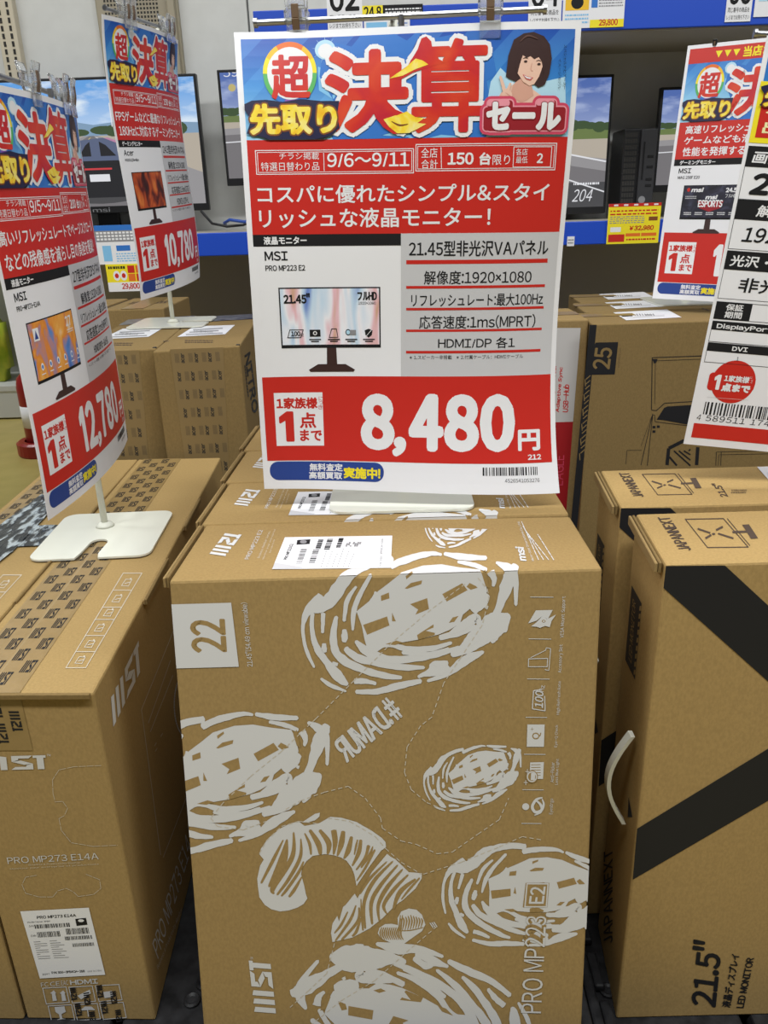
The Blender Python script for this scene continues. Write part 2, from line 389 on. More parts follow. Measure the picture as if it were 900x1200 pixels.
# shelf unit behind
SY = 2.10; BY = 2.42
g = empty('gondola_shelf', (0, BY, 0)); tag(g, 'grey steel shelf unit with blue price rails behind the cartons', 'shelf')
def gp(name, fn, lab=None):
    m = Mesh(); fn(m); o = m.build(name, g)
    if lab: o['label'] = lab
    return o
gp('back_panel', lambda m: (m.box((-1.0, BY + 0.01, 1.785), (1.28, 0.02, 1.23), PANEL, 0.002), m.box((0.455, BY + 0.01, 1.785), (1.62, 0.02, 1.23), PANEL, 0.002)))
gp('shelf_deck', lambda m: m.box((0.14, (SY + BY) / 2 + 0.01, Z0 - 0.062), (2.24, BY - SY - 0.02, 0.022), SHELFM, 0.003))
gp('shelf_deck', lambda m: m.box((0.48, (SY + BY) / 2 + 0.01, Z0 + 0.372), (1.56, BY - SY - 0.02, 0.022), SHELFM, 0.003), 'raised shelf deck over the right screens')
gp('price_rail', lambda m: m.box((0.14, SY - 0.004, Z0 - 0.078), (2.24, 0.008, 0.055), RAILB, 0.002))
gp('price_rail', lambda m: m.box((0.48, SY - 0.004, Z0 + 0.392), (1.556, 0.008, 0.062), RAILB, 0.002), 'blue rail of the raised shelf')
gp('lower_panel', lambda m: m.box((0.14, BY - 0.02, 0.79), (2.24, 0.02, 0.76), DPANEL, 0.002))
gp('base_deck', lambda m: (m.box((0.14, (SY + BY) / 2 - 0.01, 0.20), (2.24, 0.34, 0.02), SHELFM, 0.003), m.box((0.14, SY - 0.01, 0.095), (2.24, 0.02, 0.19), SHELFM, 0.003)))
def upright(x, wd, slots=True):
    m = Mesh(); m.box((x, BY - 0.012, 1.25), (wd, 0.03, 2.4), BEIGE, 0.003); o = m.build('upright', g)
    m = Mesh()
    for i in range(60):
        z = 1.3 + i * 0.018
        for dx in (-0.011, 0.011): m.box((x + dx, BY - 0.0275, z), (0.006, 0.002, 0.012), HOLE)
    m.build('slot', o); return o
upright(-0.992, 0.05); upright(1.26, 0.05)
TAN = mat('tan_enamel', (0.33, 0.29, 0.21), 0.5)
m = Mesh(); m.box((-0.645, BY - 0.008, 1.85), (0.215, 0.02, 1.1), TAN, 0.003); o = m.build('perforated_column', g)
m = Mesh(); m.box((-0.553, BY - 0.02, 1.85), (0.02, 0.03, 1.1), TAN, .003); m.build('channel', o)
for dx in (-0.085, 0.0):
    P = Print()
    for i in range(60):
        for j in range(7): P.rect(j * .0085, i * .0095, j * .0085 + .0052, i * .0095 + .0055, HOLE, 0)
    m = Mesh(); m.print(P, Sheet((-0.645 + dx, BY - 0.018, 2.19), (1, 0, 0), (0, 0, -1))); m.build('perforation', o)

# ---- screens on the shelf
def screen_mat(kind):
    nm = 'screen_' + kind
    if nm in MATS: return MATS[nm]
    m = mat(nm, (0.3, 0.45, 0.8), 0.2); nt = m.node_tree; N = nt.nodes; L = nt.links; b = N['Principled BSDF']
    tc = N.new('ShaderNodeUVMap'); mp = N.new('ShaderNodeMapping'); mp.inputs['Scale'].default_value = (5, 8, 1); L.new(tc.outputs[0], mp.inputs[0])
    no = N.new('ShaderNodeTexNoise'); no.inputs['Scale'].default_value = 1.0; no.inputs['Detail'].default_value = 5; L.new(mp.outputs[0], no.inputs['Vector'])
    r = N.new('ShaderNodeValToRGB'); r.color_ramp.elements[0].position = 0.47; r.color_ramp.elements[1].position = 0.66
    c1, c2 = {'bright': ((0.13, 0.38, 0.82), (0.80, 0.90, 1.0)), 'dusk': ((0.09, 0.16, 0.45), (0.42, 0.5, 0.75))}[kind]
    r.color_ramp.elements[0].color = (*c1, 1); r.color_ramp.elements[1].color = (*c2, 1)
    sp_ = N.new('ShaderNodeSeparateXYZ'); L.new(tc.outputs[0], sp_.inputs[0]); mr_ = N.new('ShaderNodeMapRange'); mr_.inputs[1].default_value = .05; mr_.inputs[2].default_value = .45; mr_.inputs[4].default_value = .75; L.new(sp_.outputs[1], mr_.inputs[0])
    mx_ = N.new('ShaderNodeMix'); mx_.data_type = 'RGBA'; mx_.inputs[7].default_value = (.72, .86, 1, 1) if kind == 'bright' else (.40, .48, .72, 1); L.new(mr_.outputs[0], mx_.inputs[0]); L.new(r.outputs[0], mx_.inputs[6])
    L.new(no.outputs[0], r.inputs[0]); L.new(mx_.outputs[2], b.inputs['Emission Color']); b.inputs['Emission Strength'].default_value = 0.85
    b.inputs['Base Color'].default_value = (0.02, 0.02, 0.02, 1); return m
def em(name, c, s=0.8): return mat('lit_' + name, c, 0.25, emit=s)
LROAD, LROAD2, LGRASS, LTREE, LSAND = em('road', (0.20, 0.19, 0.20)), em('road_light', (0.34, 0.33, 0.34)), em('grass', (0.16, 0.22, 0.07)), em('tree', (0.05, 0.09, 0.035)), em('sand', (0.52, 0.46, 0.38))
LHILL, LCAR, LCAR2, LPINK, LREDL, LWHITE, LYELL, LBLK, LSHAD = em('hill', (0.24, 0.38, 0.55)), em('car_body', (0.11, 0.14, 0.24)), em('car_dark', (0.012, 0.012, 0.016)), em('car_pink', (0.55, 0.25, 0.42)), em('tail_light', (0.7, 0.05, 0.06)), em('white', (0.85, 0.86, 0.9)), em('yellow', (0.6, 0.5, 0.2)), em('black', (0.01, 0.01, 0.012)), em('shade', (0.07, 0.07, 0.075))
def blobs(p, xs, y, r, m, L):
    for x in xs: p.ell(x, y - rng.uniform(0, r * 0.6), r * rng.uniform(0.7, 1.2), r * rng.uniform(0.6, 1.0), m, L, 14)
def monitor(x0, x1, zt, zb, label, draw, kind, y=2.30, frame=MONB, brand=None):
    zt += Z0; zb += Z0; W = x1 - x0; H = zt - zb; r = empty('computer_monitor', ((x0 + x1) / 2, y + 0.03, Z0 - 0.051)); tag(r, label, 'monitor', 'computer screens on the shelf')
    m = Mesh(); b = 0.007; ch = 0.018
    m.hexa([(x0, y, zt), (x1, y, zt), (x1, y + 0.02, zt), (x0, y + 0.02, zt), (x0, y, zb), (x1, y, zb), (x1, y + 0.02, zb), (x0, y + 0.02, zb)], frame, 0.002)
    m.box(((x0 + x1) / 2, y + 0.035, (zt + zb) / 2), (W * 0.7, 0.03, H * 0.6), frame, 0.01); m.build('housing', r)
    P = Print(); P.rect(0, 0, 1, 1, screen_mat(kind), 0); draw(P); tf = DRIVE if kind == 'bright' else ROADS; P.V = P.V[:4] + [tf(*v) for v in P.V[4:]]
    P.cut((), [((0, 0), (-1, 0)), ((1, 0), (1, 0)), ((0, 0), (0, -1)), ((0, 1), (0, 1))])
    m = Mesh(); m.print(P, Sheet((x0 + b, y, zt - b), (W - 2 * b, 0, 0), (0, 0, -(H - b - ch)), 0.0004)); m.build('screen', r)
    m = Mesh(); cx = (x0 + x1) / 2; m.box((cx, y + 0.055, (zb + Z0 - 0.05) / 2 + 0.03), (0.06, 0.018, zb - Z0 + 0.05 + 0.06), frame, 0.004); m.build('neck', r)
    m = Mesh(); m.box((cx, y + 0.02, Z0 - 0.046), (0.24, 0.16, 0.01), frame, 0.004); m.build('base', r)
    if brand:
        P = Print(); P.text(brand, 0.46, 0.2, 0.54, 0.8, GREY2, 1); m = Mesh(); m.print(P, Sheet((x0, y, zb + ch), (W, 0, 0), (0, 0, -ch), 0.0004)); m.build('badge', r)
    return r
def DRIVE(x, y, L):
    if L >= 7: x, y = .66 + (x - .66) * 1.3, .80 + (y - .80) * 1.28
    return (.52 + (x - .66) * 1.12, .43 + (y - .53) * 1.14, L)
def ROADS(x, y, L): return (x, y - .10 if L < 4 or y < .78 else y, L)
def drive(P):
    P.poly([(-.1, .52), (.3, .50), (.55, .42), (.66, .455), (.8, .43), (1.2, .47), (1.2, .6), (-.1, .6)], LHILL, 1)
    P.rect(-.3, .53, 1.3, 1.2, LSAND, 2); P.poly([(.0, .53), (.5, .53), (.2, .62), (0, .64)], LGRASS, 3)
    P.poly([(.62, .53), (.67, .53), (1.2, .88), (1.3, 1.1), (-.1, 1.1), (-.1, .84)], LROAD2, 4)
    P.poly([(.635, .53), (.655, .53), (1.1, 1.12), (0.0, 1.12)], LROAD, 5)
    P.poly([(.640, .54), (.644, .54), (.43, .85), (.40, .85)], LYELL, 6); P.poly([(.66, .54), (.665, .54), (1, .79), (1, .81)], LWHITE, 6)
    blobs(P, np.linspace(.40, .60, 9), .52, .035, LTREE, 6); blobs(P, np.linspace(.70, 1.0, 9), .52, .05, LTREE, 6)
    P.rect(.735, .31, .739, .50, LWHITE, 6)
    P.ell(.655, .865, .17, .10, LSHAD, 7); P.poly([(.52, .72), (.80, .72), (.82, .86), (.79, .93), (.52, .93), (.50, .86)], LCAR2, 8)
    P.poly([(.52, .73), (.55, .66), (.585, .62), (.70, .60), (.745, .63), (.78, .68), (.81, .73)], LPINK, 9)
    P.poly([(.545, .73), (.575, .655), (.61, .612), (.685, .60), (.725, .63), (.765, .73)], LCAR, 10)
    P.poly([(.60, .70), (.625, .64), (.64, .62), (.64, .70)], LCAR2, 11); P.poly([(.67, .70), (.67, .62), (.69, .64), (.72, .70)], LCAR2, 11)
    P.rect(.51, .725, .805, .745, LCAR2, 12); P.rect(.515, .755, .56, .77, LREDL, 12); P.rect(.745, .755, .80, .77, LREDL, 12); P.rect(.59, .765, .70, .775, LREDL, 12)
    P.rect(.625, .80, .69, .84, LWHITE, 12)
def roadside(P, txt=None, t59=False):
    P.poly([(0, .50), (1, .50), (1, 1.1), (0, 1.1)], LSAND, 1); P.poly([(0, .50), (1, .46), (1, .56), (0, .56)], LGRASS, 2); blobs(P, np.linspace(0, 1, 22), .47, .045, LTREE, 3)
    P.poly([(0, .62), (.4, .60), (1.0, .72), (1, 1.12), (0, 1.12)], LROAD2, 2); P.poly([(0, .68), (.4, .66), (1.1, .84), (1.1, 1.12), (0, 1.12)], LROAD, 3)
    P.line([(.3, .60), (.75, .66), (1.0, .74)], .012, LWHITE, 4); P.line([(0, .75), (.5, .72), (1.0, .88)], .01, LWHITE, 4)
    if txt:
        P.rect(0.0, .80, 1.0, 1, LSHAD, 4); P.text(txt, .825, .855, .93, .955, LWHITE, 6, slant=.15); P.greek(.83, .79, .97, .83, 1, LWHITE, 6)
    if t59: P.text('59', .02, .06, .10, .14, LWHITE, 6); P.ell(.06, .24, .02, .035, LYELL, 6)
monitor(-1.075, -0.487, 0.332, 0.003, 'large monitor showing a dark sports car on a road, behind the 12,780 poster', drive, 'bright', brand='msi')
monitor(-0.432, 0.06, 0.338, 0.062, 'monitor with blue sky picture, its edge seen left of the 8,480 poster', lambda P: roadside(P, None, True), 'dusk')
monitor(0.085, 0.589, 0.298, -0.037, 'black monitor reading 204 over a roadside picture, right of the 8,480 poster', lambda P: roadside(P, '204'), 'dusk')
monitor(0.712, 1.16, 0.264, 0.012, 'monitor with roadside picture half hidden by the poster with the three yellow triangles', lambda P: roadside(P), 'dusk')

# tower computer
r = empty('desktop_computer', (0.655, 2.36, Z0 - 0.051)); tag(r, 'slim black desktop computer tower standing between two screens on the shelf', 'computer')
x0, x1, zt, zb = 0.617, 0.705, Z0 + 0.168, Z0 - 0.05
m = Mesh(); m.box(((x0 + x1) / 2, 2.33, (zt + zb) / 2), (x1 - x0, 0.12, zt - zb), MONB, 0.004); m.build('case', r)
m = Mesh(); m.box((x0 + 0.064, 2.266, (zt + zb) / 2), (0.042, 0.01, zt - zb - 0.006), mat('charcoal_plastic', (.035, .035, .038), .4), 0.002); o = m.build('front_panel', r)
m = Mesh()
for zz in (0.10, 0.075, 0.045, 0.03): m.box((x0 + 0.070, 2.2605, Z0 + zz), (0.016, 0.002, 0.006), BLACK, 0.0005)
m.box((x0 + .052, 2.2605, Z0 + 0.09), (0.004, 0.002, 0.09), BLACK); m.build('port', o)
m = Mesh(); m.lathe([(0.009, -.001), (0.009, 0.001), (0.007, 0.001), (.007, .0005)], (0, 0, 0), GREY2, 20)
m.V = [(x0 + 0.056 + a, 2.2605 - c, Z0 - 0.005 + b) for a, b, c in m.V]; m.build('emblem', o)
P = Print()
for i in range(14):
    for j in range(5): P.rect(0.004 + j * 0.0066, 0.01 + i * 0.0145, 0.009 + j * 0.0066, 0.021 + i * 0.0145, HOLE, 0)
m = Mesh(); m.print(P, Sheet((x0, 2.27, zt), (1, 0, 0), (0, 0, -1))); m.build('vent', r)

# ---- price cards on the rails
def card(x0, x1, zt, zb, y, label, draw, base=PAPER):
    W = x1 - x0; H = zt - zb; m = Mesh(); m.box(((x0 + x1) / 2, y, Z0 + (zt + zb) / 2), (W, 0.0012, H), base)
    P = Print(); draw(P, W, H); P.cut((), [((0, 0), (-1, 0)), ((W, 0), (1, 0)), ((0, 0), (0, -1)), ((0, H), (0, 1))]); m.print(P, Sheet((x0, y - 0.0006, Z0 + zt), (1, 0, 0), (0, 0, -1), 0.0002))
    return tag(m.build('price_card'), label, 'price card', 'price cards clipped to the shelf rails')
def num(s):
    def f(P, W, H): P.text(s, W * .1, H * .02, W * .9, H * .58, BLACK, 1, bold=0.0018); P.text('同じ番号の商品を', W * .08, H * .66, W * .92, H * .78, BLACK, 1); P.text('レジまでお持ち下さい', W * .06, H * .84, W * .94, H * .95, BLACK, 1)
    return f
def shelfcard(price):
    def f(P, W, H):
        P.rect(W * .04, H * .1, W * .42, H * .55, GOLD, 1); P.ell(W * .23, H * .36, W * .1, H * .16, BLACK, 2); P.rect(W * .46, H * .08, W * .56, H * .5, MIDB, 1); P.greek(W * .58, H * .08, W * .97, H * .5, 6, GREY2, 1)
        P.rect(W * .45, H * .8, W, H, YEL, 1); P.text(price, W * .6, H * .8, W * .9, H * .97, RED, 2, bold=.0005); P.greek(W * .04, H * .62, W * .42, H * .9, 3, CYANI, 1)
    return f
def yellowcard(price, blue=False):
    def f(P, W, H):
        P.rect(0, 0, W, H, YEL, 0); P.rect(0, 0, W, H * .08, RED, 1)
        for i in range(5): P.rect(W * (.1 + .19 * i), H * .02, W * (.18 + .19 * i), H * .06, WHITE, 2)
        P.greek(W * .04, H * .14, W * .95, H * .3, 2, RED, 1); P.greek(W * .04, H * .3, W * .7, H * .5, 4, GREY2, 1); P.rect(W * .78, H * .34, W * .95, H * .44, BROWNI, 1)
        P.rect(W * .06, H * .58, W * .26, H * .70, WHITE, 1); P.text(price, W * .42, H * .56, W * .88, H * .68, RED, 2, bold=.0006, slant=.15)
        P.rect(W * .03, H * .76, W * .34, H * .95, RED, 1); P.rect(W * .36, H * .74, W * .64, H * .82, ORANGE, 1); P.rect(W * .66, H * .74, W * .95, H * .82, ORANGE, 1); P.greek(W * .38, H * .85, W * .94, H * .94, 1, RED, 2)
    return f
card(-0.128, -0.048, 0.47, 0.378, SY - 0.0095, 'white number card 02 on the raised blue rail above the 8,480 poster', num('02'))
def c248(P, W, H): P.rect(0, 0, W, H, BLACK, 0); P.rect(0, 0, W * .34, H, YEL, 1); P.text('24.8', W * .03, H * .1, W * .31, H * .9, BLACK, 2, bold=.0008); P.greek(W * .38, H * .2, W * .97, H * .9, 3, WHITE, 1)
card(-0.048, 0.09, 0.425, 0.398, SY - 0.0095, 'black and yellow strip card reading 24.8 beside the 02 card', c248)
card(-0.045, 0.06, 0.395, 0.362, SY - 0.0095, 'small white card of blue lines under the 24.8 strip', lambda P, W, H: (P.rect(W * .05, H * .1, W * .5, H * .9, CYANI, 1), P.greek(W * .55, H * .1, W * .95, H * .9, 4, MIDB, 1)))
card(0.33, 0.405, 0.462, 0.375, SY - 0.0095, 'white number card 04 partly behind the right corner of the 8,480 poster', num('04'))
card(0.408, 0.548, 0.445, 0.366, SY - 0.0095, 'white card with a gold picture and 29,800 on the raised blue rail', shelfcard('29,800'))
card(0.778, 0.836, 0.452, 0.368, SY - 0.0095, 'white number card 06 at the right end of the raised blue rail', num('06'))
card(0.842, 0.92, 0.452, 0.376, SY - 0.0095, 'white card with a small dark screen picture right of the 06 card', lambda P, W, H: (P.rect(W * .1, H * .2, W * .95, H * .6, SKYI, 1), P.ell(W * .5, H * .45, W * .2, H * .2, GREY2, 2), P.rect(W * .45, H * .6, W * .6, H * .85, GREY2, 2)))
card(0.542, 0.671, -0.012, -0.106, SY - 0.013, 'yellow and red price card 32,980 on the blue rail under the black tower', yellowcard('¥32,980'))
def bluecard(P, W, H):
    P.rect(0, 0, W, H * .14, MIDB, 1); P.rect(0, H * .14, W, H * .42, GREY2, 1)
    for i in range(14):
        for j in range(3): P.rect(W * (.02 + i * .07), H * (.17 + .08 * j), W * (.07 + i * .07), H * (.22 + .08 * j), WHITE, 2)
    P.rect(W * .1, H * .52, W * .26, H * .92, CYANI, 1); P.rect(W * .36, H * .52, W * .62, H * .66, MIDB, 1); P.greek(W * .34, H * .7, W * .95, H * .95, 4, CYANI, 1)
card(-0.735, -0.60, -0.025, -0.118, SY - 0.0095, 'white leaflet with a blue header under the sports car screen', bluecard)
def yc2(P, W, H):
    P.rect(0, 0, W, H, YEL, 0); P.greek(W * .06, H * .04, W * .5, H * .16, 1, BLACK, 1, .8); P.ell(W * .26, H * .42, W * .09, H * .18, WHITE, 1); P.ell(W * .44, H * .42, W * .09, H * .18, WHITE, 1); P.ell(W * .26, H * .42, W * .05, H * .09, RED, 2); P.ell(W * .44, H * .42, W * .05, H * .09, RED, 2)
    for i in range(2):
        for j in range(2): P.rect(W * (.56 + .21 * i), H * (.06 + .3 * j), W * (.74 + .21 * i), H * (.33 + .3 * j), (RED, ORANGE)[(i + j) % 2], 1)
    P.rect(0, H * .66, W, H, WHITE, 1); P.text('29,800円', W * .36, H * .7, W * .95, H * .93, RED, 2, bold=.0006)
card(-0.720, -0.622, -0.118, -0.185, SY - 0.0115, 'yellow and red card reading 29,800 hanging under the blue-headed leaflet', yc2, YEL)
card(0.445, 0.463, -0.085, -0.108, SY - 0.0095, 'tiny white tag at the left end of the rail beside the 8,480 poster', lambda P, W, H: P.greek(W * .1, H * .2, W * .9, H * .8, 2, GREY2, 1))
# cables lying on the shelf
m = Mesh(); m.tube([(-0.44, 2.28, Z0 - .04), (-0.43, 2.2, Z0 - .03), (-0.41, 2.17, Z0 - 0.022), (-0.37, 2.16, Z0 - .028), (-0.33, 2.2, Z0 - .02), (-0.30, 2.27, Z0 + .0)], 0.004, mat('blue_cable', (.02, .07, .35), .4), 8)
tag(m.build('cable', smooth=True), 'blue cable looping on the shelf above the rail left of the 8,480 poster', 'cable')
m = Mesh(); m.tube([(-0.50, 2.26, Z0 + .0), (-0.46, 2.19, Z0 - .03), (-0.42, 2.18, Z0 - .038), (-0.38, 2.19, Z0 - .036), (-0.335, 2.17, Z0 - .022), (-0.29, 2.22, Z0 + .01)], 0.0035, MONB, 8)
tag(m.build('cable', smooth=True), 'black cable trailing on the shelf left of the 8,480 poster', 'cable')

# ---- far left: another display with green bags, extinguisher
g2 = empty('display_shelf', (-3.0, 5.4, 0)); tag(g2, 'white low display shelf far away at the left edge by the floor', 'shelf')
DZ = float(at(10, 452, y=5.1)[2]); WENAM = mat('white_enamel', (.55, .56, .54), .4)
for nm, c, s in (('base_deck', (-3.2, 5.35, DZ - .02), (1.5, 0.5, 0.04)), ('kick_plate', (-3.2, 5.12, DZ / 2 - .01), (1.5, 0.03, DZ - .04)), ('shelf_deck', (-3.2, 5.4, 1.02), (1.5, 0.4, 0.04)), ('back_panel', (-3.2, 5.62, 0.9), (1.5, 0.03, 1.8))):
    m = Mesh(); m.box(c, s, WENAM, 0.004); m.build(nm, g2)
GB = noise_mat('green_yellow_wrapper', (.32, .48, .03), (.60, .62, .06), nscale=9, rough=.35)
first = None
for i in range(5):
    m = None
    if first is None:
        m = Mesh(); bm = bmesh.new(); bmesh.ops.create_cube(bm, size=1); bmesh.ops.bevel(bm, geom=bm.edges[:], offset=.18, segments=3, affect='EDGES')
        for v in bm.verts: v.co = Vector((v.co.x * .21 - 3.62, v.co.y * .16 + 5.28, v.co.z * .46 + DZ + .235))
        m.bm(bm, GB); first = m.build('snack_bag', smooth=True); o = first
        m = Mesh(); m.box((-3.62, 5.194, DZ + .28), (.13, .004, .14), WHITE, .001); m.build('front_label', first)
    else: o = copy_tree(first, (.24 * i, 0, 0))
    tag(o, ('yellow-green bag at the outer end of the low white shelf', 'yellow-green bag second from the outer end of the low shelf', 'yellow-green bag in the middle of the low white shelf', 'yellow-green bag just left of the red extinguisher on the low shelf', 'yellow-green bag nearest the carton island on the low shelf')[i], 'bag', 'bags on the low white shelf')
ex = empty('fire_extinguisher', (-1.99, 4.3, 0)); tag(ex, 'red fire extinguisher standing on the ochre floor behind the 12,780 poster', 'fire extinguisher')
REDE = mat('red_enamel', (.28, .015, .015), .3)
m = Mesh(); m.lathe([(.075, .05), (.08, .06), (.08, .38), (.07, .43), (.03, .47), (.03, .49)], (-1.99, 4.3, 0), REDE, 28); m.build('cylinder_body', ex, smooth=True)
m = Mesh(); m.lathe([(.081, .16), (.081, .28)], (-1.99, 4.3, 0), WHITE, 28); m.build('paper_label', ex, smooth=True)
m = Mesh(); m.lathe([(.03, .49), (.035, .50), (.03, .54)], (-1.99, 4.3, 0), BLACK, 16); m.box((-1.95, 4.3, .54), (.14, .03, .02), BLACK, .004); m.box((-1.95, 4.3, .50), (.10, .02, .012), BLACK, .003); m.build('valve_handle', ex)
m = Mesh(); m.tube([(-1.99, 4.27, .51), (-1.93, 4.2, .48), (-1.895, 4.23, .38), (-1.895, 4.25, .2), (-1.90, 4.25, .12)], .012, BLACK, 10); m.build('hose', ex, smooth=True)
es = None
m = Mesh(); m.lathe([(.13, 0), (.135, .01), (.135, .07), (.12, .08), (.09, .08), (.09, .02)], (-1.99, 4.3, 0), REDE, 28); tag(m.build('extinguisher_stand', smooth=False), 'round red stand on the floor holding the fire extinguisher', 'stand')

# ================================================================ CARTONS
def split(P, p, n):
    """cut a print along a line and return the two halves (n side positive)"""
    P.cut([(p, n)]); A, B = Print(), Print(); n = np.array(n)
    for f, m in zip(P.F, P.M):
        c = np.mean([P.V[i][:2] for i in f], axis=0); t = A if (c - np.array(p)) @ n > 0 else B
        t.V += [P.V[i] for i in f]; k = len(t.V); t.F.append(tuple(range(k - len(f), k))); t.M.append(m)
    return A, B
def edge_n(a, b):
    d = np.array(b, float) - np.array(a, float); return np.array([-d[1], d[0]]) / np.hypot(*d)
def drop(P, z): return np.array([P[0], P[1], z])

# ---- 22 inch carton, standing on end, grey paw-like prints
zT = -0.293
TL = at(198, 681, z=zT); TR = at(706, 666, z=zT); BKL = at(243, 613, z=zT - .002); BKR = at(668, 605, z=zT - .002)
k = (0.79 + zT); pl = at(238, 1200, y=0.547); pr_ = at(683, 1200, y=0.547)
BL = TL + (pl - TL) * ((TL[2] - BASE) / (TL[2] - pl[2])); BR = TR + (pr_ - TR) * ((TR[2] - BASE) / (TR[2] - pr_[2]))
_pn = np.cross(TR - TL, BL - TL); BR[2] = BASE; BR[1] = TL[1] - (_pn[0] * (BR[0] - TL[0]) + _pn[2] * (BASE - TL[2])) / _pn[1]; BL[2] = BASE
shift = BL - TL
BBL = BKL + np.array([shift[0], shift[1], 0]); BBR = BKR + np.array([BR[0] - TR[0], BR[1] - TR[1], 0]); BBL[2] = BBR[2] = BASE
m = Mesh(); m.hexa([TL, TR, BKR, BKL, BL, BR, BBR, BBL], KRAFT, 0.0025)
FR = Plane(TL, TR, BL); TP = Plane(TL, TR, BKL)

fz = z_(340, 640, .3111)
FP_BLOB = [(250, 245), (300, 205), (330, 170), (370, 140), (420, 100), (500, 75), (570, 70), (640, 82), (715, 90), (735, 130), (742, 170), (730, 200), (690, 225), (650, 258), (640, 290), (600, 315), (560, 332), (480, 352), (420, 362), (350, 382), (320, 402), (292, 392), (280, 350), (270, 300)]
FP_HOLE = [[(275, 296), (365, 264), (374, 298), (345, 310), (290, 333)], [(452, 218), (516, 195), (523, 236), (472, 257), (482, 238)], [(573, 180), (648, 139), (668, 165), (590, 208)], [(342, 186), (372, 174), (374, 196), (343, 206)], [(432, 158), (455, 138), (497, 128), (494, 142), (440, 160)], [(478, 334), (540, 294), (540, 306), (510, 318), (545, 326), (545, 334), (482, 352)],
           [(598, 288), (612, 268), (634, 262), (618, 284)], [(384, 250), (398, 282), (384, 282)], [(664, 152), (676, 138), (700, 150), (706, 156), (680, 164)], [(435, 112), (460, 96), (462, 104), (438, 124)], [(360, 368), (400, 355), (425, 362), (395, 372)], [(722, 105), (735, 90), (745, 130), (750, 158), (736, 150)]]
FP_STROKE = [[(125, 190, 40), (70, 240, 30), (50, 290, 14), (50, 340, 12), (65, 400, 12), (92, 458, 8)], [(85, 250, 14), (82, 310, 14), (100, 380, 22), (140, 440, 24), (185, 495, 34), (218, 522, 10)],
             [(70, 235, 30), (120, 222, 46), (165, 185, 46), (205, 120, 36), (250, 92, 20)], [(165, 215, 10), (195, 160, 24), (240, 100, 28), (310, 66, 26), (390, 50, 22)], [(375, 78, 22), (450, 48, 24), (530, 30, 16), (572, 34, 8)],
             [(578, 30, 12), (650, 42, 22), (742, 46, 14)], [(630, 60, 10), (690, 72, 16), (742, 92, 12)], [(125, 250, 16), (122, 328, 10)], [(175, 262, 12), (163, 330, 22), (172, 395, 26), (215, 438, 28), (290, 470, 24), (370, 490, 20), (422, 494, 10)],
             [(250, 150, 8), (215, 205, 16), (203, 284, 10)], [(305, 106, 12), (262, 185, 16), (240, 245, 18), (236, 318, 8)], [(205, 312, 12), (205, 340, 22), (204, 362, 12)], [(206, 382, 16), (250, 418, 26), (330, 440, 22), (420, 455, 22), (508, 457, 10)],
             [(245, 356, 10), (290, 395, 30), (370, 425, 26), (470, 422, 24), (560, 405, 20), (640, 380, 12)], [(330, 380, 8), (380, 372, 14), (450, 388, 20), (540, 383, 18), (610, 362, 10)], [(115, 497, 8), (150, 522, 14), (212, 547, 8)],
             [(245, 548, 14), (330, 546, 20), (410, 525, 24), (496, 506, 16)], [(240, 508, 18), (280, 508, 18), (325, 518, 10)], [(480, 492, 10), (530, 470, 22), (545, 445, 24), (596, 440, 16)], [(500, 485, 14), (560, 470, 28), (600, 455, 14)], [(515, 508, 10), (590, 480, 20), (660, 430, 34), (730, 396, 10)],
             [(605, 410, 16), (660, 385, 40), (720, 335, 70), (780, 290, 80), (828, 258, 14)], [(640, 390, 10), (690, 340, 40), (715, 300, 24)], [(748, 320, 30), (790, 220, 26), (815, 150, 44), (835, 100, 40), (852, 70, 20)], [(775, 62, 8), (820, 85, 30), (848, 120, 20), (850, 225, 10)], [(800, 280, 40), (770, 340, 30), (760, 365, 6)], [(755, 95, 26), (768, 125, 18), (764, 152, 8)],
             [(128, 365, 12), (128, 385, 18), (132, 400, 10)], [(158, 440, 12), (180, 446, 12)], [(685, 245, 30), (720, 210, 40), (745, 180, 20)], [(600, 330, 10), (650, 300, 30), (700, 270, 30), (712, 300, 10)], [(560, 345, 18), (640, 325, 22), (700, 300, 16)], [(420, 400, 14), (520, 405, 14), (600, 385, 10)], [(735, 228, 10), (745, 232, 12)], [(300, 215, 14), (318, 190, 12), (322, 170, 8)]]
def fingerprint(P, s=1.0, rot=0.0, c0=(0, 0), c1=(0, 0), L=1):
    cr, sr = math.cos(rot) * s, math.sin(rot) * s
    def T(p):
        x, y = fz(p[0], p[1]); x -= c0[0]; y -= c0[1]
        return (c1[0] + cr * x - sr * y, c1[1] + sr * x + cr * y) + ((p[2] * .3111 * s,) if len(p) > 2 else ())
    for q in FP_STROKE:
        Q = [T(p) for p in q]; P.stroke([(x, y, w * 1.14) for x, y, w in Q], WINK, L, 0.12)
    P.poly([T(p) for p in FP_BLOB], WINK, L)
    for h in FP_HOLE: P.poly([T(p) for p in h], KRAFT, L + 1)
def sim(a, c, a2, c2):
    v = complex(c[0] - a[0], c[1] - a[1]); v2 = complex(c2[0] - a2[0], c2[1] - a2[1]); q = v2 / v; return abs(q), math.atan2(q.imag, q.real)
PA, PB, PC = (440.5, 732.7), (491.5, 710.0), (533.2, 694.1)
P = Print()
fingerprint(P)
fingerprint(P, 1, 0, (0, 0), (-221, 187))
s, r = sim(PA, PC, (535.9, 913.5), (577.3, 893.7)); fingerprint(P, s, r, PA, (535.9, 913.5))
s, r = sim(PA, PC, (586.3, 1046.5), (664.1, 1034.8)); fingerprint(P, s, r, PA, (586.3, 1046.5))
s, r = sim(PC, PB, (422.4, 1185.8), (468, 1200.5)); fingerprint(P, s, r, PC, (422.4, 1185.8))
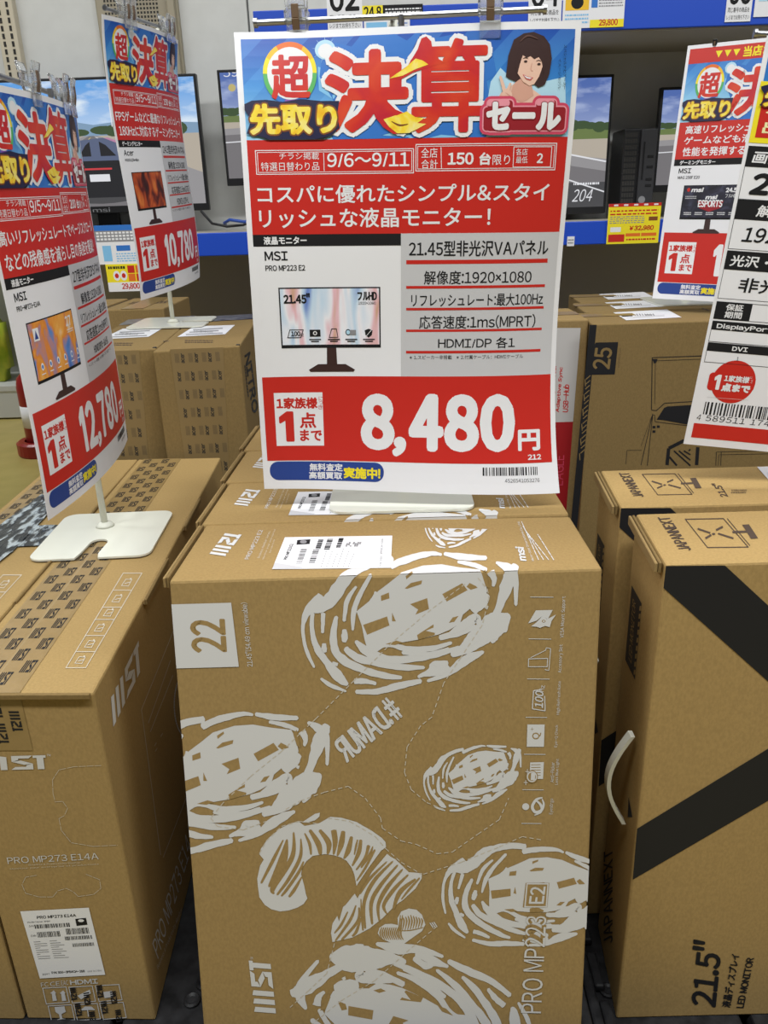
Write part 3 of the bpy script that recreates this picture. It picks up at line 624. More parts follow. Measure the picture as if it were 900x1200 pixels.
Q = Print(); fingerprint(Q, .36, -.2, PB, (545, 601)); Q.cut((), [((242, 614.5), (0.018, -1.0))])
# stamp square with 22
P.poly([(201, 708), (271, 706), (280, 781), (207, 783)], WINK, 3)
P.text3('22', (265, 763), (262.5, 726), (226, 763.5), KRAFT, 4, bold=1.2)
P.text3('21.45"(54.49 cm viewable)', (297, 781), (290, 706), (289, 781), WINK, 2)
P.text3('#.DAMUR', (473, 838), (407, 893), (456, 815), WINK, 2, bold=.9)
# zebra-striped curl
q = z_(290, 940, .2556)
P.poly(zs(q, [(48, 385), (45, 350), (58, 290), (75, 262), (55, 238), (62, 212), (95, 165), (150, 120), (195, 97), (235, 87), (262, 108), (330, 95), (380, 66), (430, 70), (500, 90), (570, 130), (615, 162), (633, 182), (635, 205), (612, 222), (555, 300), (500, 382), (490, 330), (478, 300), (455, 268), (430, 253), (395, 242), (355, 237), (300, 245), (270, 270), (250, 300), (246, 330), (260, 380), (268, 420), (275, 440), (258, 465), (230, 482), (190, 495), (150, 500), (110, 490), (80, 470), (55, 435)]), WINK, 1)
P.poly(zs(q, [(250, 92), (275, 75), (310, 52), (332, 47), (330, 65), (310, 82), (275, 92)]), WINK, 1)
P.poly(zs(q, [(640, 236), (655, 248), (680, 262), (740, 320), (770, 322), (800, 325), (798, 350), (770, 395), (710, 450), (680, 470), (620, 530), (560, 578), (480, 620), (390, 640), (383, 600), (390, 555), (412, 520), (420, 545), (438, 480), (450, 470), (492, 418), (505, 440), (530, 390), (570, 320)]), WINK, 1)
for s_ in ([(165, 170, 6), (120, 260, 16), (62, 372, 10)], [(182, 168, 8), (160, 270, 40), (98, 388, 12)], [(212, 135, 8), (205, 250, 22), (120, 385, 26), (122, 420, 6)], [(245, 165, 6), (242, 250, 16), (190, 350, 16), (135, 425, 10)], [(258, 270, 8), (235, 320, 14), (180, 400, 14), (155, 430, 8)], [(250, 340, 6), (215, 400, 16), (190, 434, 10)],
           [(262, 140, 6), (285, 190, 14), (292, 240, 8)], [(285, 125, 14), (325, 190, 26), (335, 240, 14)], [(330, 125, 14), (372, 185, 26), (368, 238, 10)], [(395, 125, 26), (402, 180, 24), (395, 240, 8)], [(440, 130, 18), (430, 190, 26), (412, 246, 8)], [(478, 155, 14), (462, 220, 24), (442, 258, 8)], [(520, 170, 14), (510, 230, 20), (480, 292, 8)], [(505, 170, 6), (498, 200, 10), (490, 240, 6)], [(556, 195, 16), (540, 250, 12), (498, 310, 8)], [(585, 215, 10), (540, 300, 12), (500, 360, 6)], [(575, 200, 4), (560, 240, 14), (520, 300, 8)]):
    P.stroke([(*q(x, y), w * .2556) for x, y, w in s_], KRAFT, 2)
for s_ in ([(668, 268, 8), (580, 360, 18), (535, 460, 16), (540, 580, 10)], [(690, 285, 8), (610, 380, 18), (568, 460, 18), (572, 560, 10)], [(712, 305, 8), (640, 390, 20), (600, 470, 16), (605, 545, 8)], [(738, 330, 8), (670, 400, 18), (625, 470, 16), (640, 512, 6)], [(772, 350, 10), (700, 410, 22), (668, 490, 10)], [(790, 345, 8), (745, 395, 12), (705, 445, 6)], [(498, 470, 6), (470, 540, 14), (402, 636, 8)], [(512, 480, 8), (505, 545, 14), (430, 632, 10)], [(520, 530, 8), (500, 590, 14), (480, 614, 8)], [(460, 500, 6), (430, 560, 12), (398, 600, 6)], [(640, 270, 6), (560, 350, 14), (515, 420, 8)], [(520, 440, 4), (524, 520, 10), (530, 588, 8)]):
    P.stroke([(*q(x, y), w * .2556) for x, y, w in s_], KRAFT, 2)
# striped heart
P.poly(zs(q, [(597, 600), (605, 575), (630, 558), (660, 556), (690, 562), (688, 530), (705, 500), (740, 486), (775, 492), (800, 515), (816, 560), (800, 590), (712, 652), (650, 640), (615, 625)]), WINK, 1)
for i in range(11):
    x = 612 + i * 9.5; P.stroke([(*q(x + 4, 572 if x < 690 else 515), 1.1), (*q(x - 4, 600), 1.9), (*q(x + 8, 630), .8)], KRAFT, 2)
for i in range(9):
    x = 700 + i * 12; P.stroke([(*q(x, 515 + abs(i - 4) * 4), 1.0), (*q(x + 6, 545), 2.0), (*q(x - 2, 590 - i * 2), .8)], KRAFT, 2)
P.stroke([(*q(700, 588), .8), (*q(750, 585), 1.3), (*q(808, 572), .8)], KRAFT, 3)
for i in range(3): P.line([q(836 + i * 9, 552 - i * 2), q(852 + i * 9, 575 - i * 2)], 1.2, WINK, 1)
# stitched perforation lines
def dashes(P, pts, m, L, ln=5.0, gap=3.4, w=1.0):
    for a, b in zip(pts, pts[1:]):
        a, b = np.array(a, float), np.array(b, float); d = b - a; l = np.hypot(*d); d /= max(l, 1e-6); t = 0
        while t < l: P.line([a + d * t, a + d * min(t + ln, l)], w, m, L); t += ln + gap
dl = [[(545, 684), (505, 714), (460, 752), (415, 797), (370, 842), (330, 880), (293, 910), (262, 940), (247, 958), (255, 968), (285, 972), (312, 962)], [(560, 677), (571, 690), (573, 700), (565, 732), (540, 770), (520, 800), (506, 840), (493, 850), (477, 875), (474, 905), (482, 925), (500, 940), (520, 948)],
      [(335, 948), (352, 938), (380, 928), (408, 921), (428, 935), (446, 958), (448, 970), (470, 985), (488, 989), (512, 1000), (530, 998), (560, 977), (585, 960), (596, 935)], [(496, 1024), (540, 1010), (585, 992), (612, 980), (636, 984)], [(392, 1105), (383, 1140), (362, 1160), (340, 1180)], [(512, 1085), (480, 1112), (440, 1148), (400, 1172), (365, 1200)],
      [(304, 1000), (312, 985), (330, 968), (350, 962), (374, 965)], [(384, 958), (410, 962), (440, 980), (452, 994), (470, 1010), (494, 1024)]]
for p in dl: dashes(P, p, PINK_, 3)
# logo and name low on the front
P.polys3(LOGO, (323.5, 1187), (317, 1127), (298, 1185), WINK, 3)
P.text3('TM', (297, 1124), (296.5, 1121), (294, 1124), WINK, 3)
P.text3('PRO MP223', (634, 1186.5), (640.5, 1073), (610, 1186), WINK, 7); P._x = 0
P.text3('223', (636.3, 1104), (640.5, 1073), (614.3, 1103), KRAFT, 5, bold=1.4)
P.poly([(612.5, 1062.5), (641, 1062.5), (643.5, 1034), (616, 1034)], KRAFT, 4); P.line([(615, 1062), (640, 1062), (642, 1035), (617.5, 1035)], 1.5, WINK, 5, closed=True)
P.text3('E2', (636.5, 1058), (639, 1038.5), (619.5, 1058), WINK, 6, bold=.35)
# icon column
q = z_(600, 680, .2417)
for y, x0_, x1_ in ((80, 88, 200), (283, 80, 190), (477, 73, 182), (663, 66, 170), (842, 58, 162), (1014, 50, 153), (1177, 45, 142)): P.line([q(x0_, y), q(x1_, y + 1)], .75, WINK, 2)
for s_, b0, b1, x0_, x1_ in (('VESA Mount Support', 278, 76, 232, 254), ('Accessory Slot', 447, 310, 222, 243), ('High Refresh Rate', 650, 488, 214, 233), ('Eye-Q Check', 808, 700, 204, 221), ('EyesErgo', 1133, 1057, 180, 200), ('Less Blue Light', 990, 863, 207, 225), ('Anti-Flicker', 978, 880, 184, 202)):
    dx = (b0 - b1) * .045; P.text3(s_, q(x1_, b0), q(x1_ + dx, b1), q(x0_, b0), WINK, 2)
P.poly(zs(q, [(78, 208), (115, 145), (197, 143), (172, 190), (150, 170), (118, 195)]), WINK, 2)
P.poly(zs(q, [(92, 222), (115, 205), (130, 190), (150, 168), (168, 188), (213, 165), (192, 195), (182, 226), (160, 220), (135, 230), (120, 224)]), WINK, 3); P.ell(*q(153, 197), 2.2, 1.6, KRAFT, 4); P.ell(*q(153, 197), 1.3, .9, WINK, 5)
P.line(zs(q, [(80, 380), (172, 378), (170, 418), (79, 418)]), .9, WINK, 2, closed=True); P.line(zs(q, [(158, 432), (178, 436), (187, 330), (165, 326), (163, 338), (90, 374)]), .8, WINK, 2)
P.line(zs(q, [(104, 535), (137, 528), (134, 540)]), 1.1, WINK, 2); P.line(zs(q, [(136, 530), (104, 534), (98, 622), (160, 632), (158, 560)]), 1.1, WINK, 2)
P.text3('100', q(149, 618), q(152, 540), q(110, 610), WINK, 2, bold=.3); P.text3('Hz', q(152, 540), q(160, 508), q(130, 540), WINK, 2)
P.poly(zs(q, [(74, 698), (158, 698), (154, 806), (71, 806)]), WINK, 2); P.text3('Q', q(138, 770), q(140, 738), q(97, 768), KRAFT, 3, bold=.2); P.text3('+', q(104, 728), q(104, 712), q(90, 728), KRAFT, 3)
P.poly(zs(q, [(88, 882), (154, 880), (150, 962), (84, 962)]), WINK, 2)
for i in range(5): P.line([q(92, 893 + 13 * i), q(138, 892 + 13 * i)], .7, KRAFT, 3)
P.ell(*q(96, 950), 7, 7.4, KRAFT, 4); P.ell(*q(96, 950), 6.0, 6.4, WINK, 5); P.ell(*q(96, 950), 4.6, 5, KRAFT, 6); P.poly(zs(q, [(92, 930), (112, 932), (110, 968), (90, 966)]), WINK, 7)
for x, y in ((66, 978), (74, 925)): P.line([q(x - 10, y), q(x + 10, y)], .7, WINK, 7); P.line([q(x, y - 12), q(x, y + 12)], .7, WINK, 7)
P.ell(*q(66, 1096), 4.2, 4.0, WINK, 2); P.stroke([(*q(148, 1052), 1.5), (*q(118, 1062), 3), (*q(98, 1095), 3.4), (*q(112, 1122), 3.4), (*q(140, 1115), 3.4), (*q(153, 1085), 2.6), (*q(145, 1058), 1.2)], WINK, 2); P.stroke([(*q(112, 1062), 1.5), (*q(140, 1090), 3), (*q(140, 1122), 2), (*q(108, 1138), 1.2)], WINK, 2)
lf, rt = edge_n((198, 681), (238, 1200)), -edge_n((706, 666), (683, 1200))
# the side normals must point outwards
lf = lf if lf[0] < 0 else -lf; rt = rt if rt[0] > 0 else -rt
P.cut((), [((199, 681), lf), ((705.2, 666), rt), ((0, 1226), (0, 1))])
en = edge_n((198, 681), (706, 666)); en = en if en[1] > 0 else -en
Fp, Tp = split(P, (198, 681), en)
Tp.merge(Q)
q = z_(225, 560, .27778)
Tp.polys3(LOGO, q(74, 322), q(142, 232), q(142, 332), WINK, 2); 
Tp.text3('PRO MP223 E2', q(240, 345), q(300, 222), q(222, 345), WINK, 2); Tp.text3('Business Monitor Series', q(285, 340), q(332, 228), q(275, 340), PINK_, 2); Tp.text3('Monitor pour entreprise', q(305, 345), q(355, 218), q(296, 345), PINK_, 2); Tp.text3('& productivité', q(333, 318), q(352, 262), q(325, 318), PINK_, 2)
q = z_(475, 570, .27778)
Tp.text3('msi', q(510, 315), q(498, 260), q(476, 312), WINK, 2, bold=.5)
Tp.text3('Micro-Star International Co., Ltd.', q(545, 316), q(482, 150), q(533, 316), WINK, 2)
for i, (a, b) in enumerate(((562, 500), (583, 505), (605, 515), (626, 568))): dashes(Tp, [q(a, 312), q(b - 10, 150 + 18 * i)], WINK, 2, 6, .8, .9)
m.print(Fp, FR); m.print(Tp, TP)
org = ((TL + BKR) / 2); org[2] = BASE
c22 = m.build('monitor_carton', origin=org)
# shipping label on the top
P = Print(); q = z_(225, 560, .27778)
P.poly(zs(q, [(338, 388), (392, 253), (845, 246), (838, 382)]), PAPER, 0); P.poly(zs(q, [(338, 388), (350, 360), (470, 380), (465, 384)]), GREYP, 1)
P.text3('PRO MP223 E2', q(400, 348), q(428, 282), q(386, 348), BLACK, 1, bold=.12); P.poly(zs(q, [(444, 265), (500, 262), (496, 282), (441, 285)]), BLACK, 1); P.ell(*q(470, 273), 4, 2, GREY2, 2)
def lab_bar(x, y0, y1, wd): 
    for i in range(14):
        t = y0 + (y1 - y0) * (i + rng.uniform(0, .5)) / 14; xx = x + (y0 - t) * .0; P.line([q(xx - (y0 - t) * -.35, t), q(xx - (y0 - t) * -.35 + wd, t)], rng.uniform(.3, .9), BLACK, 1)
lab_bar(438, 365, 298, 26); lab_bar(492, 362, 305, 26); lab_bar(520, 302, 262, 22); lab_bar(556, 306, 258, 24); lab_bar(607, 296, 256, 20)
for a in range(7):
    for b in range(5):
        if rng.uniform() < .6: P.rect(*q(655 + a * 9 - b * 2, 268 + b * 5), *q(663 + a * 9 - b * 2, 273 + b * 5), GREY2, 1)
for i in range(6): dashes(P, [q(545 + i * 23, 378), q(570 + i * 23, 300 + 8 * (i % 3))], GREY2, 1, 1.6, 1.4, .9)
P.text3('P/N: 9S6-3PB9CH-004', q(800, 375), q(808, 260), q(790, 375), BLACK, 1)
mm_ = Mesh(); mm_.print(P, Plane(TL, TR, BKL, 0.0006)); mm_.build('shipping_label', c22)['label'] = 'white shipping label with barcodes'
# tuck flap along the left edge
def side_flap(parent, a, b, h, t, mat_=EDGE, drop_=0.0, nm='tuck_flap'):
    a = np.array(a); b = np.array(b); d = b - a; L = np.linalg.norm(d); d /= L; n = np.array([-d[1], d[0], 0]); 
    m = Mesh()
    for k, (o, hh) in enumerate(((0.0008, h), (0.0008 + t * .55, h * .96))):
        a1 = a + n * o; b1 = b + n * o; tt = n * t * .45; up = np.array([0, 0, drop_ - 0.0006 * k]); dn = np.array([0, 0, -hh])
        m.hexa([a1 + up, b1 + up, b1 + tt + up, a1 + tt + up, a1 + dn, b1 + dn, b1 + tt + dn, a1 + tt + dn], mat_ if k == 0 else KRAFT2, 0.0007, 1)
    m.build(nm, parent)
e = (BKL - TL) / np.linalg.norm(BKL - TL)
side_flap(c22, TL + e * .006 + [-.0012, 0, 0], BKL - e * .006 + [-.0012, 0, 0], .010, .0055, drop_=.0008)
tag(c22, 'brown carton with white swirled prints, stamped 22, front of the middle row', 'box', '22 inch monitor cartons in the middle row')
dstep = np.array([BKL[0] - TL[0] - .006, .1285, 0.0])
labs22 = ('brown carton under the foot of the 8,480 sign stand', 'brown carton third in the middle row, behind the 8,480 poster', 'last brown carton in the middle row, left corner peeking beside the 8,480 poster')
for i in range(3): copy_tree(c22, (dstep[0] * 0 - .001 * (i + 1), .1290 * (i + 1), 0.0), labs22[i])

# ---- long 27 inch cartons at the left
zM = -0.385
TL = np.array([-.403, .583, Z0 + zM]); TR = np.array([-.2656, .579, Z0 + zM]); BKR = np.array([-.2915, 1.266, Z0 + zM]); BKL = np.array([-.4305, 1.268, Z0 + zM])
m = Mesh(); m.hexa([TL, TR, BKR, BKL] + [drop(p, BASE) for p in (TL, TR, BKR, BKL)], KRAFT3, 0.0025)
FR = Plane(TL, TR, drop(TL, BASE)); TP = Plane(TL, TR, BKL); RT = Plane(TR, BKR, drop(TR, BASE))
P = Print(); q = z_(0, 860, .28889)
P.polys3(LOGO, q(-85, 148), q(192, 141), q(-92, 92), WINK, 2); P.text('TM', *q(190, 81), *q(206, 90), WINK, 2)
P.text3('PRO MP273 E14A', q(33, 526), q(402, 507), q(28, 500), WINK, 2)
P.text3('Business & Productivity Monitor', q(118, 535), q(328, 526), q(117, 526), PINK_, 2); P.text3('Moniteur pour entreprise et productivité', q(42, 551), q(402, 531), q(41, 543), PINK_, 2)
dashes(P, zs(q, [(412, 127), (300, 132), (240, 145), (214, 185), (216, 240), (225, 275), (255, 272), (275, 300), (262, 330), (240, 342), (250, 390), (290, 440), (380, 455), (478, 450)]), PINK_, 2, 8, 1.2, .55)
dashes(P, zs(q, [(150, 572), (105, 580), (90, 610), (105, 645), (160, 660), (215, 660), (235, 635), (270, 625), (300, 640), (318, 658), (380, 650), (410, 625), (405, 590), (345, 566)]), PINK_, 2, 8, 1.2, .55)
P.text3('CE', q(205, 1023), q(245, 1019), q(203, 1005), WINK, 2); P.text3('FC', q(168, 1026), q(198, 1023), q(166, 1008), WINK, 2); P.text3('EAC', q(250, 1019), q(278, 1016), q(248, 1000), WINK, 2); P.text3('HDMI', q(287, 1016), q(398, 1010), q(284, 998), WINK, 2, bold=.25)
for (x0_, y0_) in ((174, 1030), (280, 1026), (388, 1020), (196, 1102), (300, 1097), (405, 1092)):
    P.line(zs(q, [(x0_, y0_), (x0_ + 95, y0_ - 5), (x0_ + 108, y0_ + 57), (x0_ + 15, y0_ + 64)]), .9, WINK, 2, closed=True)
for x0_ in (205, 243):
    P.poly(zs(q, [(x0_, 1050), (x0_ + 14, 1038), (x0_ + 24, 1050), (x0_ + 20, 1050), (x0_ + 27, 1080), (x0_ + 10, 1082), (x0_ + 6, 1052)]), WINK, 3)
P.poly(zs(q, [(222, 1106), (262, 1103), (268, 1125), (250, 1135), (254, 1152), (268, 1154), (232, 1158), (244, 1152), (240, 1136), (226, 1126)]), WINK, 3)
P.poly(zs(q, [(325, 1120), (345, 1104), (372, 1104), (388, 1118), (358, 1118), (362, 1145), (358, 1145), (354, 1119)]), WINK, 3)
P.poly(zs(q, [(315, 1060), (365, 1035), (370, 1050), (330, 1075)]), WINK, 3); P.poly(zs(q, [(420, 1045), (455, 1040), (460, 1065), (425, 1070)]), WINK, 3)
q2 = z_(0, 860, .28889)
for (x_, y_) in ((285, 1075), (392, 1065), (305, 1140), (410, 1130)): P.polys3(LOGO, q(x_ + 22, y_ - 50), q(x_ + 30, y_), q(x_ - 2, y_ - 46), BINK, 4)
for (x_, y_) in ((340, 1095), (448, 1090), (362, 1172), (468, 1165)): P.polys3(LOGO, q(x_ + 22, y_ - 50), q(x_ + 30, y_), q(x_ - 2, y_ - 46), BINK, 4)
m.print(P, FR)
P = Print(); q = z_(0, 560, .28889)
# handling icons strip on the top
I0 = [(268, 772), (348, 772), (576, 388), (500, 388)]
P.line(zs(q, I0), .8, PINK_, 2, closed=True)
for t in (.17, .34, .51, .64, .82):
    a = np.array(I0[0]) * (1 - t) + np.array(I0[3]) * t; b = np.array(I0[1]) * (1 - t) + np.array(I0[2]) * t; P.line([q(*a), q(*b)], .8, PINK_, 2)
for t in (.08, .25, .42, .58, .73, .9):
    c_ = (np.array(I0[0]) + np.array(I0[1])) / 2 * (1 - t) + (np.array(I0[2]) + np.array(I0[3])) / 2 * t; x, y = c_
    P.line(zs(q, [(x - 22, y + 12), (x - 4, y - 14), (x + 20, y - 12), (x + 6, y + 14)]), .7, PINK_, 2, closed=True); P.line([q(x - 10, y + 4), q(x + 14, y - 2)], .8, PINK_, 2); P.ell(*q(x + 16, y - 16), 1.1, .9, PINK_, 2)
m.print(P, TP)
# right side: white logo, line drawing, name
P = Print(); q = z_(0, 560, .28889)
P.polys3(LOGO, q(458, 1010), q(570, 780), q(448, 890), WINK, 2)
lw = .6
P.line(zs(q, [(735, 540), (572, 940), (650, 1530)]), lw, PINK_, 2); P.line(zs(q, [(660, 1540), (780, 1230)]), lw, PINK_, 2); P.line(zs(q, [(690, 740), (600, 995)]), lw, PINK_, 2); P.line(zs(q, [(700, 800), (608, 1030)]), lw, PINK_, 2)
for i in range(40):
    t0, t1 = 2.2 + i * 3.6 / 40, 2.2 + (i + .9) * 3.6 / 40
    P.line([q(755 + 50 * math.cos(t0), 920 - 130 * math.sin(t0)), q(755 + 50 * math.cos(t1), 920 - 130 * math.sin(t1))], 1.2, GREYP, 2)
for x, y in ((625, 1088), (650, 1050), (628, 1110)): P.line([q(x, y), q(x + 8, y - 14)], .6, PINK_, 2)
q = z_(0, 860, .28889)
P.text3('PRO MP273 E14A', q(640, 915), q(790, 420), q(616, 850), WINK, 2); P.text3('Business & Productivity Monitor', q(640, 962), q(740, 720), q(634, 940), PINK_, 2)
m.print(P, RT)
org = (TL + BKR) / 2; org[2] = BASE
c27 = m.build('monitor_carton', origin=org)
# printed tape along the top and down the front
def uvw(o, r, d, pts): return [np.array(o) + np.array(r) * p[0] + np.array(d) * p[1] for p in pts]
W27 = np.linalg.norm(TR - TL); L27 = np.linalg.norm(BKL - TL); rr = (TR - TL) / W27; dd = (BKL - TL) / L27
SHt = Sheet(TL, rr, dd, .0005, flip=-1); SHf = Sheet(TL + np.array([0, 0, 0]), rr, (0, 0, -1), .0005)
t0 = np.linalg.norm(at(-30, 806, z=zM) - TL); 
cr = [np.dot(at(*p, z=zM) - TL, rr) for p in ((68, 804), (146, 655), (208, 560))]; cl = [np.dot(at(*p, z=zM) - TL, rr) for p in ((0, 771), (95, 647), (170, 560))]
tx0, tx1 = float(np.mean(cl)), float(np.mean(cr))
P = Print(); P.rect(tx0, 0, tx1, L27 - .001, TAPEK, 0); tw = tx1 - tx0
colsx = [tx0 + tw * f for f in (.06, .30, .54, .78)]
for j in range(17):
    for i in range(4):
        y = .012 + j * .0405 + (.020 if i % 2 else 0)
        if y + .025 < L27: P.polys3(LOGO, (colsx[i], y), (colsx[i] + tw * .17, y), (colsx[i], y + .021), BINK, 2)
P.line([(tx0 + tw * .52, 0), (tx0 + tw * .52, .36)], .0008, mat('tape_glare', (.40, .30, .16), .2), 1)  # glare along the tape, drawn as a thin pale line
mm_ = Mesh()
P2 = Print(); P2.rect(tx0, 0, tx1, .060, TAPEK, 0)
for j in range(3):
    for i in range(4):
        y = .004 + j * .0270 + (.014 if i % 2 else 0)
        if y + .021 < .060: P2.polys3(LOGO, (colsx[i] + tw * .15, y), (colsx[i] + tw * .15, y + .021), (colsx[i], y), BINK, 2)
        elif y < .045: P2.polys3(LOGO[3:], (colsx[i] + tw * .15, y - .010), (colsx[i] + tw * .15, y + .008), (colsx[i], y - .010), BINK, 2)
mm_.print(P, SHt); mm_.print(P2, SHf); o = mm_.build('packing_tape', c27); o['label'] = 'brown tape printed with rows of black marks'
# white product label on the front
P = Print(); q = z_(0, 860, .28889)
P.poly(zs(q, [(83, 718), (361, 703), (428, 975), (163, 990)]), PAPER, 0)
P.text3('PRO MP273 E14A', q(152, 748), q(310, 739), q(150, 737), BLACK, 1, bold=.15)
P.text3('Model Name: 3PB4', q(113, 765), q(205, 760), q(112, 759), BLACK, 1)
def lbar(x0_, y0_, x1_, y1_, h, n=22):
    ws = np.cumsum(np.append(0, rng.uniform(.4, 1.6, 2 * n + 1))); ws /= ws[-1]
    for i in range(0, 2 * n + 1, 2):
        a, b = ws[i], ws[i + 1]; f = lambda t: (x0_ + (x1_ - x0_) * t, y0_ + (y1_ - y0_) * t)
        p0, p1 = f(a), f(b); P.poly([q(*p0), q(*p1), q(p1[0] + h * .22, p1[1] + h), q(p0[0] + h * .22, p0[1] + h)], BLACK, 1)
lbar(140, 772, 282, 764, 16); lbar(150, 802, 242, 797, 22); lbar(267, 788, 358, 783, 24); lbar(263, 820, 372, 814, 15); lbar(294, 848, 380, 843, 14)
P.poly(zs(q, [(306, 748), (350, 744), (356, 772), (312, 777)]), BLACK, 1); P.ell(*q(330, 755), 3.5, 1.6, WHITE, 2)
for k_, (x_, y_) in enumerate(((118, 778), (127, 817))): P.text3(('S/N', 'EAN')[k_], q(x_, y_ + 4), q(x_ + 20, y_ + 3), q(x_, y_ - 4), BLACK, 1)
for i in range(9):
    P.line([q(138 + i * 2.2, 842 + 8.5 * i), q(190 + i * 2, 839 + 8.5 * i)], .7, GREY2, 1) if i % 3 else P.line([q(138 + i * 2.2, 842 + 8.5 * i), q(165, 840 + 8.5 * i)], .7, GREY2, 1)
    P.line([q(202 + i * 2.2, 838 + 8.5 * i), q(232 + 12 * (i % 3) + i * 3, 836 + 8.5 * i)], .7, GREY2, 1)
P.text3('P/N: 9S6-3PB4CH-288', q(212, 971), q(345, 964), q(210, 962), BLACK, 1, bold=.12); P.text3('2024/7', q(173, 977), q(203, 974), q(172, 970), BLACK, 1); P.text3('MADE IN CHINA', q(357, 965), q(414, 961), q(356, 958), GREY2, 1)
mm_ = Mesh(); mm_.print(P, Plane(TL, TR, drop(TL, BASE), .0006)); mm_.build('product_label', c27)['label'] = 'white product label with barcodes'
# locking tabs standing on the right edge
for f0, f1 in ((.245, .40), (.545, .70)):
    a = TR + (BKR - TR) * f1; b = TR + (BKR - TR) * f0
    side_flap(c27, b + np.array([.0058, 0, 0]), a + np.array([.0058, 0, 0]), .004, .0045, drop_=.003, nm='locking_tab')
m = Mesh(); m.hexa([TL + [0.002, -.0045, .0012], TR + [-.002, -.0045, .0012], TR + [-.002, -.0008, .0012], TL + [.002, -.0008, .0012], TL + [0.002, -.0045, -.004], TR + [-.002, -.0045, -.004], TR + [-.002, -.0008, -.004], TL + [.002, -.0008, -.004]], EDGE, .0006, 1); m.build('front_lip', c27)
tag(c27, 'long brown carton with printed tape under the 12,780 sign stand', 'box', 'long taped cartons at the left')
c27b = copy_tree(c27, (-.1405, .003, 0), 'long brown carton at the outer left with shiny tape across its top')
# shiny tape on the outer carton
GLARE_TAPE = noise_mat('tape_glare_streaks', (.02, .025, .03), (.62, .70, .74), (1, .35, 1), 110, .14, 1.0, 6, .8, metal=.5, lo=.50, hi=.60)  # black and pale glare streaks are painted into the tape's colour
m = Mesh(); zt = Z0 + zM + .0016
def foil(pts):
    V = [np.array([*at(x, y, z=zM)[:2], zt]) for x, y in pts]; P = Print(); P.poly([(v[0], v[1]) for v in V], GLARE_TAPE, 0); P.cut([((x * .02 - .8, 0), (1, 0)) for x in range(30)] + [((0, .6 + y * .02), (0, 1)) for y in range(40)])
    A = np.array(P.V); m.add([(x, y, zt + .0006 * math.sin(x * 310 + y * 90) * math.sin(y * 260)) for x, y, _ in A], P.F, GLARE_TAPE)
foil([(-16, 621), (70, 616), (66, 640), (-44, 645)]); 
zt += .0008; foil([(50, 580), (64, 596), (15, 648), (-50, 700), (-98, 690)])
o = m.build('shiny_tape', None, origin=tuple(c27b.location)); o.parent = c27b; o.location = (0, 0, 0); o['label'] = 'crumpled tape with painted glare streaks'

# ---- upright cartons with repeating marks, middle left
zA = -0.208
TR = at(281, 405, z=zA); TL = at(179, 412, z=zA); 
bd = np.array([-.014, .196, 0]); bd /= np.linalg.norm(bd); BKR = TR + bd * .43; BKL = TL + bd * .43
m = Mesh(); m.hexa([TL, TR, BKR, BKL] + [drop(p, BASE) for p in (TL, TR, BKR, BKL)], KRAFT_SHADED, .0025)
FR = Plane(TL, TR, drop(TL, BASE)); RT = Plane(TR, BKR, drop(TR, BASE)); TP = Plane(TL, TR, BKL)
q = z_(100, 330, .23333)
P = Print(); P.text3('NITRO', q(800, 372), q(840, 665), q(826, 352), BINK, 1, bold=.5); dashes(P, [q(800, 420), q(818, 580)], BINK, 1, 3, .8, 1.2); m.print(P, RT)
P = Print(); P.greek(*q(500, 292), *q(640, 310), 2, DINK, 1); P.line([q(390, 300), q(420, 300)], .7, DINK, 1); m.print(P, TP)
org = (TL + BKR) / 2; org[2] = BASE
ca = m.build('monitor_carton', origin=org)
P = Print(); P.poly(zs(q, [(425, 340), (692, 330), (735, 1200), (545, 1230)]), mat('faint_tape', (.25,.172,.073), .35), 0)
for r_ in range(9):
    y0_ = 362 + r_ * 91; off = (445, 462, 468, 492, 500, 515, 525, 540, 550)[r_]
    for i in range(7):
        x = off + i * 34; y = y0_ - i * 1.5
        if x > 668 + r_ * 5: continue
        xx = x + 4
        if (i + r_) % 2 == 0: 
            for k_ in range(5): P.line([q(xx + k_ * 4.4, y), q(xx + k_ * 4.4 + 5, y + 46)], .45, mat('faded_brown_ink', (.12, .085, .045), .6), 1)
        else: P.text3('acer', q(x + 20, y + 48), q(x + 16, y), q(x + 5, y + 48), mat('dark_grey_carton_ink', (.03, .027, .024), .6), 1, bold=.22)
mm_ = Mesh(); mm_.print(P, Plane(TL, TR, drop(TL, BASE), .0004)); o = mm_.build('packing_tape', ca); o['label'] = 'tape printed with rows of small dark words'
P = Print(); P.poly(zs(q, [(463, 279), (545, 226), (752, 219), (702, 266)]), PAPER, 0)
for i in range(3): P.line([q(505 + 18 * i, 268 - 12 * i), q(690 - 20 * (i % 2), 260 - 12 * i)], 1.1, GREY2, 1)
P.barcode(*q(545, 246), *q(640, 258), GREY2, 1, 18)
mm_ = Mesh(); mm_.print(P, Plane(TL, TR, BKL, .0006)); mm_.build('shipping_label', ca)['label'] = 'white shipping label'
m = Mesh(); a, b = TL + bd * .335, TR + bd * .335; up = np.array([0, 0, .0008]); m.add([a + up, b + up, b + bd * .085 + up, a + bd * .085 + up], [(0, 1, 2, 3)], DTAPE); m.build('dark_tape', ca)['label'] = 'dark tape across the far end of the top'
m = Mesh(); m.box((TR + bd * .004 + np.array([-.004, .002, -.001])), (.006, .006, .005), HOLE, .001); m.build('corner_notch', ca)
tag(ca, 'tall brown carton with rows of dark words, beside the 8,480 poster', 'box', 'tall cartons under the 10,780 sign')
copy_tree(ca, (-.1375, -.004, -.0), 'tall brown carton with rows of dark words, mostly behind the 12,780 poster')

